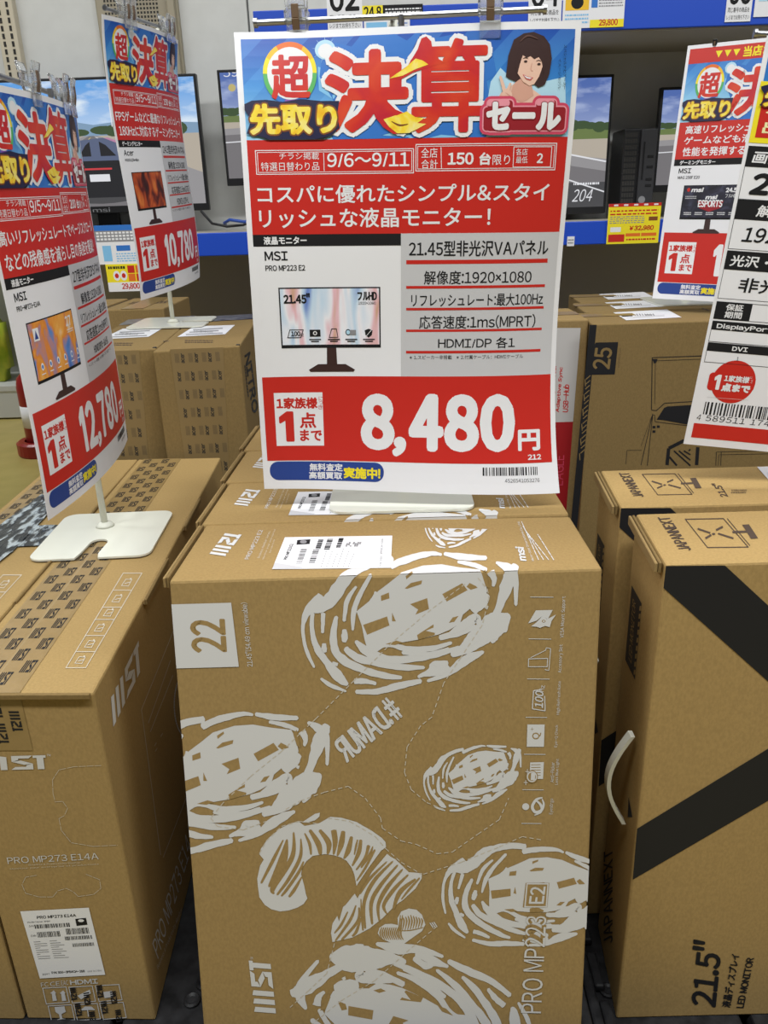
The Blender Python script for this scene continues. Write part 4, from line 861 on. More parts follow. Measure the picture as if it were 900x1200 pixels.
# ---- low-set plain cartons further back on the left
zc = -.20
for i, (xa, xb, lb) in enumerate(((-.86, -.665, 'plain brown carton under the blue rail, behind the 12,780 poster'), (-.655, -.51, 'plain brown carton under the blue rail, behind the 10,780 sign foot'))):
    m = Mesh(); y0_, y1_ = 1.82, 2.06; zz = Z0 + zc
    P4 = [np.array([xa, y0_, zz]), np.array([xb, y0_, zz]), np.array([xb, y1_, zz]), np.array([xa, y1_, zz])]
    m.hexa(P4 + [drop(p, BASE + .02) for p in P4], KRAFT2, .003); P = Print(); P.greek(.03, .08, .12, .14, 2, DINK, 1, .6); P.line([(.005, .0), (.005, .24)], .003, DINK, 1)
    m.print(P, Sheet(P4[3], (1, 0, 0), (0, -1, 0))); o = m.build('shipping_carton'); tag(o, lb, 'box', 'plain cartons under the rail')
    m = Mesh(); m.box(((xa + xb) / 2, (y0_ + y1_) / 2, zz + .0006), (.05, y1_ - y0_ - .002, .0008), TAPEK); m.build('packing_tape', o)
m = Mesh(); m.box((-.685, 1.94, (BASE + .02) / 2), (.36, .238, BASE + .018), KRAFT2, .003); o = m.build('shipping_carton'); tag(o, 'large plain carton on the floor carrying the two plain cartons under the rail', 'box')
m = Mesh(); m.box((-.68, 1.820, BASE - .06), (.06, .0012, .12), TAPEK); m.build('packing_tape', o)

# ---- carton with red and white front
zE = -.195
TR = at(690, 374, z=zE); TL = TR + np.array([-.125, 0, 0]); BKR = TR + np.array([.0, .16, 0]); BKL = TL + np.array([0, .16, 0])
m = Mesh(); m.hexa([TL, TR, BKR, BKL] + [drop(p, BASE_R) for p in (TL, TR, BKR, BKL)], KRAFT2, .003); FR = Plane(TL, TR, drop(TL, BASE_R))
q = z_(640, 300, .28889); P = Print()
P.poly(zs(q, [(-90, 292), (140, 292), (109, 672), (-90, 678)]), mat('light_grey_carton_ink', (.55, .53, .51), .6), 1); P.poly(zs(q, [(-90, 678), (109, 672), (75, 1120), (-90, 1130)]), mat('crimson_carton_ink', (.36, .012, .016), .5), 1)
P.text3('USB-Hub', q(88, 634), q(93, 522), q(66, 632), RED, 2, bold=.25); P.text3('Adaptive Sync', q(55, 634), q(70, 452), q(38, 632), RED, 2, bold=.25); P.text3('Gaming Monitor', q(30, 634), q(45, 440), q(14, 632), RED, 2, bold=.25)
P.text3('EAGLE', q(68, 930), q(74, 808), q(30, 930), ROSE, 2); P.text3('TM', q(45, 800), q(46, 778), q(38, 800), ROSE, 2)
m.print(P, FR); ce = m.build('monitor_carton', origin=((TL + BKR) / 2)[:2].tolist() + [BASE_R]); tag(ce, 'brown carton with a white and crimson front panel, right of the 8,480 poster', 'box')
m = Mesh(); a = TL + np.array([.01, .06, .0008]); b = TR + np.array([-.002, .06, .0008]); m.add([a, b, b + [0, .045, 0], a + [0, .045, 0]], [(0, 1, 2, 3)], TAPEK); m.build('packing_tape', ce)

# ---- big cartons with the black 25 square
z5 = -.20
TL = at(692, 380, z=z5) + np.array([.003, 0, 0]); TR = TL + np.array([.43, .006, 0]); BKL = TL + np.array([.008, .148, 0]); BKR = TR + np.array([.0, .148, 0])
m = Mesh(); m.hexa([TL, TR, BKR, BKL] + [drop(p, BASE_R) for p in (TL, TR, BKR, BKL)], KRAFT_SHADED, .0025); FR = Plane(TL, TR, drop(TL, BASE_R)); TP = Plane(TL, TR, BKL)
P = Print()
P.poly(zs(q, [(176, 279), (205, 279), (112, 1240), (85, 1240)]), BINK, 1)
for i in range(16):
    y = 500 + i * 20; xo = 190 - (y - 280) * .075; P.line([q(xo - 12, y), q(xo + 6, y - 16)], 1.1, KRAFT_SHADED, 2); 
    if i % 3 == 0: P.line([q(xo - 16, y), q(xo - 14, y + 28)], 1.0, KRAFT_SHADED, 2)
P.poly(zs(q, [(200, 351), (292, 349), (278, 480), (165, 482)]), BINK, 1); P.text3('25', q(256, 458), q(268, 374), q(188, 456), KRAFT_SHADED, 2, bold=.55); P.text3('24.5"(62.2 cm)', q(296, 454), q(304, 374), q(290, 454), DINK, 1)
def ln(pts, w_=.7, closed=False): P.line(zs(q, pts), w_, BINK, 1, closed)
ln([(427, 624), (430, 412), (900, 396)], .9); ln([(440, 600), (443, 425), (900, 408)], .5); ln([(427, 625), (447, 627), (480, 597), (900, 572)], .9); P.poly(zs(q, [(430, 418), (452, 418), (447, 432), (438, 436)]), BINK, 1)
P.poly(zs(q, [(448, 664), (478, 616), (492, 610), (900, 585), (900, 668), (575, 684), (472, 665)]), BINK, 1)
ln([(440, 645), (442, 672), (470, 676), (575, 688), (900, 672)], .7); ln([(440, 645), (432, 645), (410, 850)], .7); ln([(432, 640), (385, 845), (384, 848)], .7); ln([(388, 788), (328, 788), (323, 845)], .5); ln([(385, 770), (410, 700), (428, 650)], .4)
for x, y in ((437, 694), (455, 692), (437, 712)): P.rect(*q(x - 6, y - 5), *q(x + 6, y + 5), BINK, 1)
P.line(zs(q, [(490, 848), (497, 780), (560, 748)]), 4.0, BINK, 1); P.line(zs(q, [(610, 848), (615, 775)]), 4.0, BINK, 1)
for k_ in range(4): P.line([q(515 + 2 * k_, 845 - 42 * k_ + 20), q(590, 845 + 20 - 42 * k_ - 30 + 80)], 2.2, BINK, 1) if False else P.line([q(518 + 20 * k_, 790 + 0 * k_), q(585, 850 - 22 * k_)], 1.8, BINK, 1)
P.line([q(500, 815), q(530, 850)], 2.4, BINK, 1)
ln([(690, 795), (688, 850)]); ln([(710, 795), (708, 850)]); ln([(690, 795), (900, 790)], .6); ln([(700, 806), (900, 802)], .5); ln([(700, 806), (698, 850)], .5)
P.cut((), [((0, 620), (0, 1))]); m.print(P, FR)
P = Print(); P.line([q(565, 186), q(600, 192)], .8, DINK, 1); P.line([q(632, 212), q(660, 222)], .8, DINK, 1); m.print(P, TP)
c25 = m.build('monitor_carton', origin=((TL + BKR) / 2)[:2].tolist() + [BASE_R])
P = Print(); P.poly(zs(q, [(272, 230), (490, 218), (550, 250), (325, 262)]), PAPER, 0); P.poly(zs(q, [(300, 242), (345, 240), (352, 246), (310, 248)]), BLACK, 1)
for i in range(8): P.line([q(355 + i * 11, 236), q(362 + i * 11, 244)], rng.uniform(.6, 1.4), GREY2, 1)
P.rect(*q(400, 238), *q(430, 243), GREY2, 1); 
for i in range(3): P.line([q(325 + 14 * i, 254 - 3 * i), q(480, 246 - 3 * i)], .4, GREYP, 1)
mm_ = Mesh(); mm_.print(P, Plane(TL, TR, BKL, .0006)); mm_.build('shipping_label', c25)['label'] = 'white shipping label'
m = Mesh(); a = TL + np.array([.002, .09, .0008]); m.add([a, a + [.10, 0, 0], a + [.10, .03, 0], a + [0, .03, 0]], [(0, 1, 2, 3)], TAPEK); m.build('packing_tape', c25)
tag(c25, 'large brown carton with a black square reading 25 on its front', 'box', 'large cartons under the three-triangle poster')
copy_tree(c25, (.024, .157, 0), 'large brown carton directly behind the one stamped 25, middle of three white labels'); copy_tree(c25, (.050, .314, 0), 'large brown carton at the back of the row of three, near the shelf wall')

# ---- cartons with thick black stripes at the right
zJ = -.29
TL = at(780, 662, z=zJ); BKL = at(745, 602, z=zJ); TR = TL + np.array([.385, .004, 0]); BKR = BKL + np.array([.385, .004, 0])
m = Mesh(); m.hexa([TL, TR, BKR, BKL] + [drop(p, BASE_R) for p in (TL, TR, BKR, BKL)], KRAFT5, .0025); FR = Plane(TL, TR, drop(TL, BASE_R)); TP = Plane(TL, TR, BKL); LF = Plane(TL, BKL, drop(TL, BASE_R))
q = z_(660, 540, .28335); q4 = z_(660, 860, .28335)
P = Print()
P.poly([q(424, 434), q(668, 432), q(1100, 832), q(1100, 1180), q(847, 912), q(414, 525)], BINK, 1)
P.poly([q4(305, 391), q4(847, 60), q4(1100, -95), q4(1100, 120), q4(847, 275), q4(287, 602)], BINK, 1)
P.text3('21.5"', q4(628, 1128), q4(655, 868), q4(514, 1112), BINK, 2, bold=1.0); P.text3('液晶ディスプレイ', q4(690, 1130), q4(730, 912), q4(655, 1126), BINK, 2, bold=.3); P.text3('LED MONITOR', q4(745, 1132), q4(788, 926), q4(716, 1130), BINK, 2, bold=.3)
P.cut((), [((778.5, 662), (-.994, -.108)), ((1010, 700), (1, 0))]); m.print(P, FR)
P = Print()
P.text3('JAPANNEXT', q(530, 370), q(437, 232), q(484, 374), DINK, 1, bold=.3)
def jicon(P, q):
    P.line(zs(q, [(505, 243), (662, 240), (765, 358), (597, 360)]), 1.0, DINK, 1, closed=True)
    P.line([q(556, 282), q(608, 300)], 2.0, DINK, 1); P.line([q(588, 322), q(612, 308)], 2.4, DINK, 1); P.line([q(632, 288), q(660, 274)], 2.4, DINK, 1); P.line([q(640, 302), q(704, 322)], 2.0, DINK, 1); P.ell(*q(622, 304), 2, 1.2, DINK, 1)
    P.line([q(678, 240), q(772, 352)], .9, DINK, 1); P.line([q(700, 296), q(762, 294)], 2.6, DINK, 1); P.poly(zs(q, [(740, 266), (768, 264), (806, 322), (776, 324), (762, 300)]), DINK, 1)
jicon(P, q)
P.text3('21.5"', q(945, 372), q(890, 296), q(905, 374), DINK, 1, bold=.3); P.greek(*q(955, 330), *q(1030, 355), 3, DINK, 1); m.print(P, TP)
P = Print()
P.poly(zs(q, [(285, 515), (326, 590), (298, 905), (258, 822)]), mat('faded_black_ink', (.03, .025, .02), .7), 1); P.text3('LED MONITOR', q(284, 840), q(302, 590), q(272, 815), KRAFT3, 2); 
for i in range(9): P.line([q(322 - i * 3, 600 + i * 33), q(320 - i * 3, 620 + i * 33)], 1.8, KRAFT3, 2)
P.text3('JAPANNEXT', q4(205, 860), q4(205, 470), q4(170, 880), mat('faded_black_ink', (.03, .025, .02), .7), 1, bold=.3)
P.poly(zs(q4, [(272, 262), (288, 345), (268, 345)]), BINK, 1); m.print(P, LF)
cj = m.build('monitor_carton', origin=((TL + BKR) / 2)[:2].tolist() + [BASE_R])
e = (BKL - TL) / np.linalg.norm(BKL - TL)
side_flap(cj, TL + e * .004 + [-.0010, 0, 0], BKL - e * .004 + [-.0010, 0, 0], .010, .006, drop_=.0004, nm='layered_flap')
# white handle on the side
yy = TL[1] + .03; zt_ = at(735, 860, y=yy)[2]; zb_ = at(727, 962, y=yy)[2]
hm = [np.array([TL[0] - .002 - .019 * math.sin(math.pi * t), yy, zt_ + (zb_ - zt_) * t]) for t in np.linspace(0, 1, 15)]
m = Mesh()
for a, b in zip(hm, hm[1:]):
    w_ = np.array([0, .005, 0]); t_ = np.array([-.0040, 0, 0]); m.add([a - w_, a + w_, b + w_, b - w_, a - w_ + t_, a + w_ + t_, b + w_ + t_, b - w_ + t_], [(0, 1, 2, 3), (7, 6, 5, 4), (0, 4, 5, 1), (3, 2, 6, 7), (0, 3, 7, 4), (1, 5, 6, 2)], IVORY)
m.build('carry_handle', cj)['label'] = 'white plastic carry handle'
m = Mesh(); c_ = (TL + TR) / 2; 
P = Print(); L_ = .385; P.rect(0, .052, L_, .07, TAPEK, 0); m.print(P, Sheet(BKL, (TR - TL) / L_, (TL - BKL) / np.linalg.norm(TL - BKL), .0004)); 
for f in m.F: pass
m.V = [(v[0], v[1], v[2] + .0) for v in m.V]
m.build('packing_tape', cj) if False else None
tag(cj, 'brown carton with thick crossing black stripes and 21.5 lettering, nearest at the right', 'box', 'black-striped cartons at the right')
cj2 = copy_tree(cj, (-.0005, .1365, 0), 'brown striped carton behind the nearest one, with a white label on top')
m = Mesh(); a = at(887, 548, z=zJ); b = at(960, 546, z=zJ); c_ = at(975, 566, z=zJ); d_ = at(903, 566, z=zJ); m.add([np.array([*p[:2], Z0 + zJ + .0009]) for p in (a, b, c_, d_)], [(0, 1, 2, 3)], PAPER)
P = Print(); P.barcode(900, 553, 940, 559, BLACK, 1, 14); m.print(P, Plane(a + [0, 0, .0009], b + [0, 0, .0009], c_ + [0, 0, .0009]))
o = m.build('shipping_label', None, origin=tuple(cj2.location)); o.parent = cj2; o.location = (0, 0, 0)

# ================================================================ SIGN STANDS AND POSTERS (A3 sheets, 297 x 420 mm)
def rot3(yaw, pit, rol):
    cy, sy, cp, sp, cr, sr = math.cos(yaw), math.sin(yaw), math.cos(pit), math.sin(pit), math.cos(rol), math.sin(rol)
    return np.array([[cy, -sy, 0], [sy, cy, 0], [0, 0, 1]]) @ np.array([[1, 0, 0], [0, cp, -sp], [0, sp, cp]]) @ np.array([[cr, 0, sr], [0, 1, 0], [-sr, 0, cr]])
class Paper:
    """a hanging sheet bent gently: pose, curl along the width, and bulges"""
    def __init__(self, p, k=1.0): self.p = p; self.R = rot3(*p[3:6]); self.k = k
    def S(self, u, v):
        k1, k2, b, c_, d, e = self.p[6:12]; t = np.linspace(0, 1, 25)[None, :] * u[:, None]
        th = k1 * t + k2 * t * t; w = np.ones(25); w[0] = w[-1] = .5
        X = (np.cos(th) * w).sum(1) * u / 24; Y = (np.sin(th) * w).sum(1) * u / 24
        th = k1 * u + k2 * u * u; n = b * v * v + c_ * u * v + d * u * v * v + e * v ** 3
        X = X - np.sin(th) * n; Y = Y + np.cos(th) * n
        return (np.stack([X, Y, -v], 1) @ self.R.T + np.array(self.p[:3])) * self.k + np.array([0, 0, Z0])
    def at(self, x, y, n=0.0): return self(np.array([[x, y, 0.0]]), n)[0]
    def nrm(self, x, y): return (self.at(x, y, .01) - self.at(x, y)) * 100
    def __call__(self, V, off=0.0):
        u = V[:, 0] / 1000 - .1485; v = V[:, 1] / 1000 - .21; h = 1e-4
        P = self.S(u, v); n = np.cross(self.S(u, v + h) - P, self.S(u + h, v) - P); n /= np.linalg.norm(n, axis=1)[:, None]
        return P + n * (off + np.asarray(V[:, 2:3]) * .00013)
CUTS = [((9 * i, 0), (1, 0)) for i in range(1, 33)] + [((0, 10 * i), (0, 1)) for i in range(1, 42)]
# rows of the photographed sheet used to flatten measured positions into millimetres
ROWS = [(6, 280, 47, 675, 33.6), (89, 291, 164, 663.5, 162), (169, 293, 272, 656, 271), (303.5, 303.6, 441, 645.5, 439.7), (389, 314.3, 541, 645, 540)]
def mmxy(px, py):
    def yl(r): return r[2] + (r[4] - r[2]) * (px - r[1]) / (r[3] - r[1])
    i = 0
    while i < len(ROWS) - 2 and py > yl(ROWS[i + 1]): i += 1
    a, b = ROWS[i], ROWS[i + 1]; f = (py - yl(a)) / (yl(b) - yl(a)); v = a[0] + f * (b[0] - a[0])
    l = a[1] + f * (b[1] - a[1]); r = a[3] + f * (b[3] - a[3]); return 5 + (px - l) / (r - l) * 287, v
Z1 = lambda x, y: mmxy(270 + x * .46667, y * .46667)
Z2 = lambda x, y: mmxy(270 + x * .46667, 260 + y * .46667)
ZA = lambda x, y: mmxy(270 + x * .23333, 20 + y * .23333)
ZB = lambda x, y: mmxy(470 + x * .23333, 20 + y * .23333)
def T(P, Z, s, x0, y0, x1, y1, m, L, **k):
    a = Z(x0, (y0 + y1) / 2); b = Z(x1, (y0 + y1) / 2); c = Z((x0 + x1) / 2, y0); d = Z((x0 + x1) / 2, y1); P.text(s, a[0], c[1], b[0], d[1], m, L, **k)
def sky_ink():
    if 'header_sky_ink' in MATS: return MATS['header_sky_ink']
    m = mat('header_sky_ink', (.05, .2, .6), .42); nt = m.node_tree; N = nt.nodes; L = nt.links; b = N['Principled BSDF']
    uv = N.new('ShaderNodeUVMap'); sp = N.new('ShaderNodeSeparateXYZ'); L.new(uv.outputs[0], sp.inputs[0])
    r = N.new('ShaderNodeValToRGB'); mr = N.new('ShaderNodeMapRange'); mr.inputs[1].default_value = 6; mr.inputs[2].default_value = 92; L.new(sp.outputs[1], mr.inputs[0])
    e = r.color_ramp.elements; e[0].color = (.012, .075, .40, 1); e[1].color = (.30, .62, .83, 1); e.new(.45).color = (.035, .22, .60, 1)
    L.new(mr.outputs[0], r.inputs[0])
    wv = N.new('ShaderNodeTexWave'); wv.bands_direction = 'DIAGONAL'; wv.inputs['Scale'].default_value = .016; wv.inputs['Distortion'].default_value = 0
    L.new(uv.outputs[0], wv.inputs[0]); mx = N.new('ShaderNodeMix'); mx.data_type = 'RGBA'; mx.blend_type = 'SCREEN'; mm = N.new('ShaderNodeMath'); mm.operation = 'MULTIPLY'; mm.inputs[1].default_value = .16
    gt = N.new('ShaderNodeMath'); gt.operation = 'GREATER_THAN'; gt.inputs[1].default_value = .55; L.new(wv.outputs['Fac'], gt.inputs[0]); L.new(gt.outputs[0], mm.inputs[0]); L.new(mm.outputs[0], mx.inputs[0])
    L.new(r.outputs[0], mx.inputs[6]); mx.inputs[7].default_value = (.15, .45, .9, 1); L.new(mx.outputs[2], b.inputs['Base Color']); return m
def art_ink(nm, cols, sc_, rotz):
    if nm in MATS: return MATS[nm]
    m = mat(nm, cols[0], .4); nt = m.node_tree; N = nt.nodes; L = nt.links; b = N['Principled BSDF']
    uv = N.new('ShaderNodeUVMap'); mp = N.new('ShaderNodeMapping'); mp.inputs['Scale'].default_value = sc_; mp.inputs['Rotation'].default_value = (0, 0, rotz); L.new(uv.outputs[0], mp.inputs[0])
    no = N.new('ShaderNodeTexNoise'); no.inputs['Scale'].default_value = 1; no.inputs['Detail'].default_value = 2; no.inputs['Distortion'].default_value = .6; L.new(mp.outputs[0], no.inputs[0])
    r = N.new('ShaderNodeValToRGB'); e = r.color_ramp.elements; e[0].position = .25; e[1].position = .75; e[0].color = (*cols[0], 1); e[1].color = (*cols[-1], 1)
    for i, c in enumerate(cols[1:-1]): e.new(.25 + .5 * (i + 1) / (len(cols) - 1)).color = (*c, 1)
    L.new(no.outputs[0], r.inputs[0]); L.new(r.outputs[0], b.inputs['Base Color']); return m
REDG = art_ink('red_character_ink', [(.50, .012, .03), (.62, .03, .015), (.70, .075, .02)], (.03, .03, 1), .4)
GOLDG = art_ink('gold_character_ink', [(.85, .45, .01), (.9, .7, .05), (.88, .80, .35)], (.08, .08, 1), .6)

def header(P, y0=None, k=1.0):
    """campaign artwork; drawn at the first sheet's place"""
    P.rect(5, 6, 292, 89.5, sky_ink(), 1)
    # crystal facets around the large characters
    for pts, mt in (([(450, 190), (520, 130), (600, 150), (650, 90), (790, 70), (900, 130), (900, 560), (760, 600), (700, 520), (610, 590), (560, 500), (520, 430), (440, 300)], MIDB), ([(640, 130), (790, 120), (890, 190), (885, 430), (780, 420), (560, 330)], BLUEK), ([(430, 250), (500, 270), (560, 350), (520, 420), (440, 370)], CYANI), ([(560, 520), (610, 590), (700, 520), (760, 600), (900, 610), (860, 635), (520, 635), (510, 600)], MIDB)):
        P.poly([ZA(*p) for p in pts], mt, 2)
    for pts, mt in (([(20, 130), (90, 70), (180, 110), (290, 90), (330, 160), (460, 160), (480, 290), (430, 330), (450, 440), (420, 620), (200, 600), (80, 630), (0, 560), (-20, 300)], MIDB), ([(60, 160), (100, 90), (170, 120), (190, 190), (100, 250)], BLUEK), ([(0, 620), (70, 560), (180, 610), (240, 540), (300, 620)], CYANI)):
        P.poly([ZB(*p) for p in pts], mt, 2)
    P.poly([ZB(*p) for p in ((450, 330), (500, 260), (540, 300), (700, 330), (820, 300), (820, 600), (400, 600))], SKYI, 2)
    # sun burst
    for i in range(18):
        t = i * math.pi / 9 + .1; l = 70 if i % 2 else 45; c_ = ZA(465, 165); P.poly([ZA(465 + l * math.cos(t), 165 + l * math.sin(t)), ZA(465 + 12 * math.cos(t + .25), 165 + 12 * math.sin(t + .25)), ZA(465 + 12 * math.cos(t - .25), 165 + 12 * math.sin(t - .25))], SKYI, 3)
    P.ell(*ZA(465, 165), 9, 8, SKYI, 3); P.ell(*ZA(467, 172), 6.5, 6, WHITE, 4)
    # rainbow ring with the first character
    cx, cy = ZA(292, 285); R1x, R1y = 23.2, 26
    cols = [ORANGE, GOLD, YEL, GREENI, MIDB, PURPI]
    for i in range(24):
        a0 = -math.pi / 2 + i * math.pi / 12; f = abs((i + .5) / 12 - 1) ; c_ = cols[min(5, int((1 - f) * 5.6))]
        P.arcband(cx, cy, 18, 23.2, a0, a0 + math.pi / 12 + .02, c_, 5, 3, 1.12)
    P.ell(cx, cy, 19.6, 21.6, WHITE, 6, 36); T(P, ZA, '超', 204, 197, 388, 408, REDG, 7, bold=1.1)
    # large characters with white and navy outlines
    T(P, ZA, '決', 485, 182, 885, 570, REDG, 10, bold=2.6, om=WHITE, ow=6.6, oL=7)
    T(P, ZB, '算', 55, 125, 425, 580, REDG, 10, bold=1.7, om=WHITE, ow=5.6, oL=7)
    P.poly([ZB(*p) for p in ((-70, 300), (30, 235), (75, 160), (95, 105), (125, 92), (165, 120), (180, 200), (235, 235), (215, 275), (130, 262), (60, 300), (0, 335), (-60, 330))], WHITE, 7)
    P.poly([ZB(*p) for p in ((-55, 310), (35, 250), (85, 170), (105, 115), (130, 105), (155, 130), (165, 205), (225, 235), (150, 255), (60, 285), (0, 318))], REDG, 11)
    P.poly([ZB(*p) for p in ((-60, 315), (20, 262), (75, 215), (110, 225), (140, 245), (70, 270), (10, 300))], GOLDG, 12)
    P.poly([ZA(*p) for p in ((700, 440), (760, 400), (830, 470), (900, 500), (985, 520), (960, 570), (880, 590), (820, 595), (770, 560), (730, 510))], REDG, 11)
    P.poly([ZA(*p) for p in ((770, 520), (830, 500), (900, 505), (975, 515), (940, 540), (985, 545), (940, 570), (900, 590), (840, 592), (800, 560))], GOLDG, 12)
    P.stroke([(*ZA(810, 530), .5), (*ZA(850, 550), 1.5), (*ZA(895, 545), .5)], BROWNI, 13)
    P.poly([ZB(*p) for p in ((-20, 500), (30, 480), (80, 515), (50, 560), (0, 590), (-40, 560))], GOLDG, 12)
    # second line in gold on a dark burst
    P.poly([ZA(*p) for p in ((60, 450), (110, 425), (180, 420), (260, 430), (350, 415), (450, 425), (545, 425), (535, 500), (550, 560), (510, 600), (420, 620), (300, 625), (240, 640), (180, 610), (90, 590), (110, 520))], DNAVY, 12)
    P.poly([ZA(*p) for p in ((150, 600), (520, 590), (440, 632), (300, 643), (230, 640))], BLACK, 12)
    T(P, ZA, '先取り', 108, 445, 530, 588, GOLDG, 14, bold=1.25, om=BROWNI, ow=2.6, oL=13)
    # smiling person with a short bob
    P.poly([ZB(*p) for p in ((480, 420), (500, 385), (560, 345), (620, 340), (700, 400), (740, 430), (740, 560), (480, 560))], SKIN, 4)
    P.poly([ZB(*p) for p in ((430, 600), (450, 440), (500, 390), (560, 330), (565, 370), (580, 450), (640, 430), (665, 395), (700, 400), (760, 450), (700, 600))], WHITE, 3)
    P.poly([ZB(*p) for p in ((560, 345), (600, 300), (650, 330), (660, 400), (600, 440), (545, 400))], SKINS, 5)
    P.poly([ZB(*p) for p in ((525, 305), (540, 200), (570, 120), (620, 88), (670, 80), (720, 100), (748, 140), (755, 210), (740, 290), (715, 345), (685, 358), (660, 340), (600, 310), (575, 330), (545, 318))], HAIR, 6)
    P.poly([ZB(*p) for p in ((585, 230), (600, 190), (640, 165), (700, 185), (712, 240), (690, 300), (665, 340), (640, 350), (610, 330), (585, 290), (578, 260))], SKIN, 7)
    P.poly([ZB(*p) for p in ((572, 250), (590, 180), (640, 130), (700, 150), (728, 230), (712, 290), (704, 225), (690, 205), (668, 216), (650, 200), (632, 210), (612, 196), (596, 240), (580, 300))], HAIR, 8)
    P.stroke([(*ZB(600, 130), .6), (*ZB(640, 100), 1.4), (*ZB(690, 115), .5)], HAIRL, 9)
    for x, y in ((625, 228), (690, 240)): P.ell(*ZB(x, y), 1.5, .9, HAIR, 9, 12); P.stroke([(*ZB(x - 14, y - 14), .2), (*ZB(x, y - 19), .6), (*ZB(x + 14, y - 13), .2)], HAIR, 9)
    P.stroke([(*ZB(655, 235), .3), (*ZB(650, 268), .5), (*ZB(660, 275), .3)], SKINS, 9)
    P.poly([ZB(*p) for p in ((608, 292), (632, 303), (660, 308), (645, 325), (622, 316))], LIP, 9); P.poly([ZB(*p) for p in ((614, 298), (632, 306), (653, 310), (642, 316), (626, 312))], WHITE, 10)
    P.stroke([(*ZB(497, 302), 2.0), (*ZB(510, 350), 2.8), (*ZB(520, 395), 3.4)], SKIN, 9); P.stroke([(*ZB(548, 335), 1.6), (*ZB(535, 370), 2.6), (*ZB(525, 405), 3.4)], SKIN, 9); P.ell(*ZB(528, 400), 4.6, 4.6, SKIN, 9); P.stroke([(*ZB(520, 385), .3), (*ZB(540, 400), .8), (*ZB(552, 412), .3)], SKINS, 10)
    # pill with the last word
    for wd, mt, L_ in ((0, ROSE, 11), (-2.2, PINKI, 12), (-3.4, DRED, 13)):
        for (a, b, c_, d_) in ((395, 440, 825, 600), (415, 405, 565, 605), (655, 400, 775, 600)):
            x0, y0_ = ZB(a, b); x1, y1 = ZB(c_, d_); r = 6.0
            P.poly([(x0 - wd + (r if i in (0, 3, 4, 7) else 0) * (1 if i in (0, 7) else 1) if False else px_, py_) for i, (px_, py_) in enumerate(rrect(x0 - wd, y0_ - wd, x1 + wd, y1 + wd, max(1.5, r + wd)))], mt, L_)
    x0, y0_ = ZB(412, 450); x1, y1 = ZB(808, 500); P.poly(rrect(x0, y0_, x1, y1, 3), PINKI, 14) if False else None
    P.poly(rrect(*ZB(430, 425), *ZB(540, 455), 2), PINKI, 14); P.poly(rrect(*ZB(672, 420), *ZB(760, 450), 2), PINKI, 14)
    T(P, ZB, 'セール', 432, 440, 785, 570, WHITE, 16, bold=1.5, om=DRED, ow=2.2, oL=15)
    P.text3('スペシャルナビゲーター', ZB(816, 140), ZB(806, 365), ZB(832, 140), BLACK, 9); P.text3('イメージモデル', ZB(788, 210), ZB(782, 365), ZB(802, 210), BLACK, 9)
def rrect(x0, y0, x1, y1, r):
    P = []
    for cx, cy, a in ((x1 - r, y0 + r, -90), (x1 - r, y1 - r, 0), (x0 + r, y1 - r, 90), (x0 + r, y0 + r, 180)):
        for i in range(6): t = math.radians(a + 18 * i); P.append((cx + r * math.cos(t), cy + r * math.sin(t)))
    return P
def headline(P, dates, n, lines, plain=False, ytop=89.5, sq=1.0):
    P.rect(5, ytop, 292, 170, RED, 1)
    if not plain:
        x0, y0 = Z1(65, 378); x1, y1 = Z1(458, 434)
        P.frame(x0, y0, x1, y1, .7, WHITE, 2); P.frame(x0 + 1.6, y0 + 1.6, x1 - 1.6, y1 - 1.6, .5, WHITE, 2); P.line([Z1(234, 384), Z1(234, 428)], .6, WHITE, 2)
        x0, y0 = Z1(466, 366); x1, y1 = Z1(811, 428); P.frame(x0, y0, x1, y1, .7, WHITE, 2); P.frame(x0 + 1.6, y0 + 1.6, x1 - 1.6, y1 - 1.6, .5, WHITE, 2); P.line([Z1(528, 373), Z1(528, 424)], .6, WHITE, 2); P.frame(*Z1(708, 373), *Z1(800, 421), .6, WHITE, 2)
        T(P, Z1, 'チラシ掲載', 123, 383, 222, 400, WHITE, 2); T(P, Z1, '特選日替わり品', 77, 406, 222, 427, WHITE, 2); T(P, Z1, dates, 243, 385, 448, 418, WHITE, 2, bold=.25)
        T(P, Z1, '全店', 478, 374, 519, 398, WHITE, 2); T(P, Z1, '合計', 478, 402, 519, 424, WHITE, 2); T(P, Z1, n, 545, 387, 607, 414, WHITE, 2, bold=.4); T(P, Z1, '台', 623, 387, 650, 415, WHITE, 2, bold=.4); T(P, Z1, '限り', 655, 392, 698, 416, WHITE, 2)
        T(P, Z1, '各店', 713, 377, 742, 393, WHITE, 2); T(P, Z1, '最低', 713, 396, 742, 412, WHITE, 2); T(P, Z1, '2', 766, 389, 780, 411, WHITE, 2, bold=.3)
    for s, b in lines:
        if len(b) == 4 and b[0] > 400 or not plain: T(P, Z1, s, *b, WHITE, 2, bold=.28)
        else: P.text(s, *b, WHITE, 2, bold=.28)
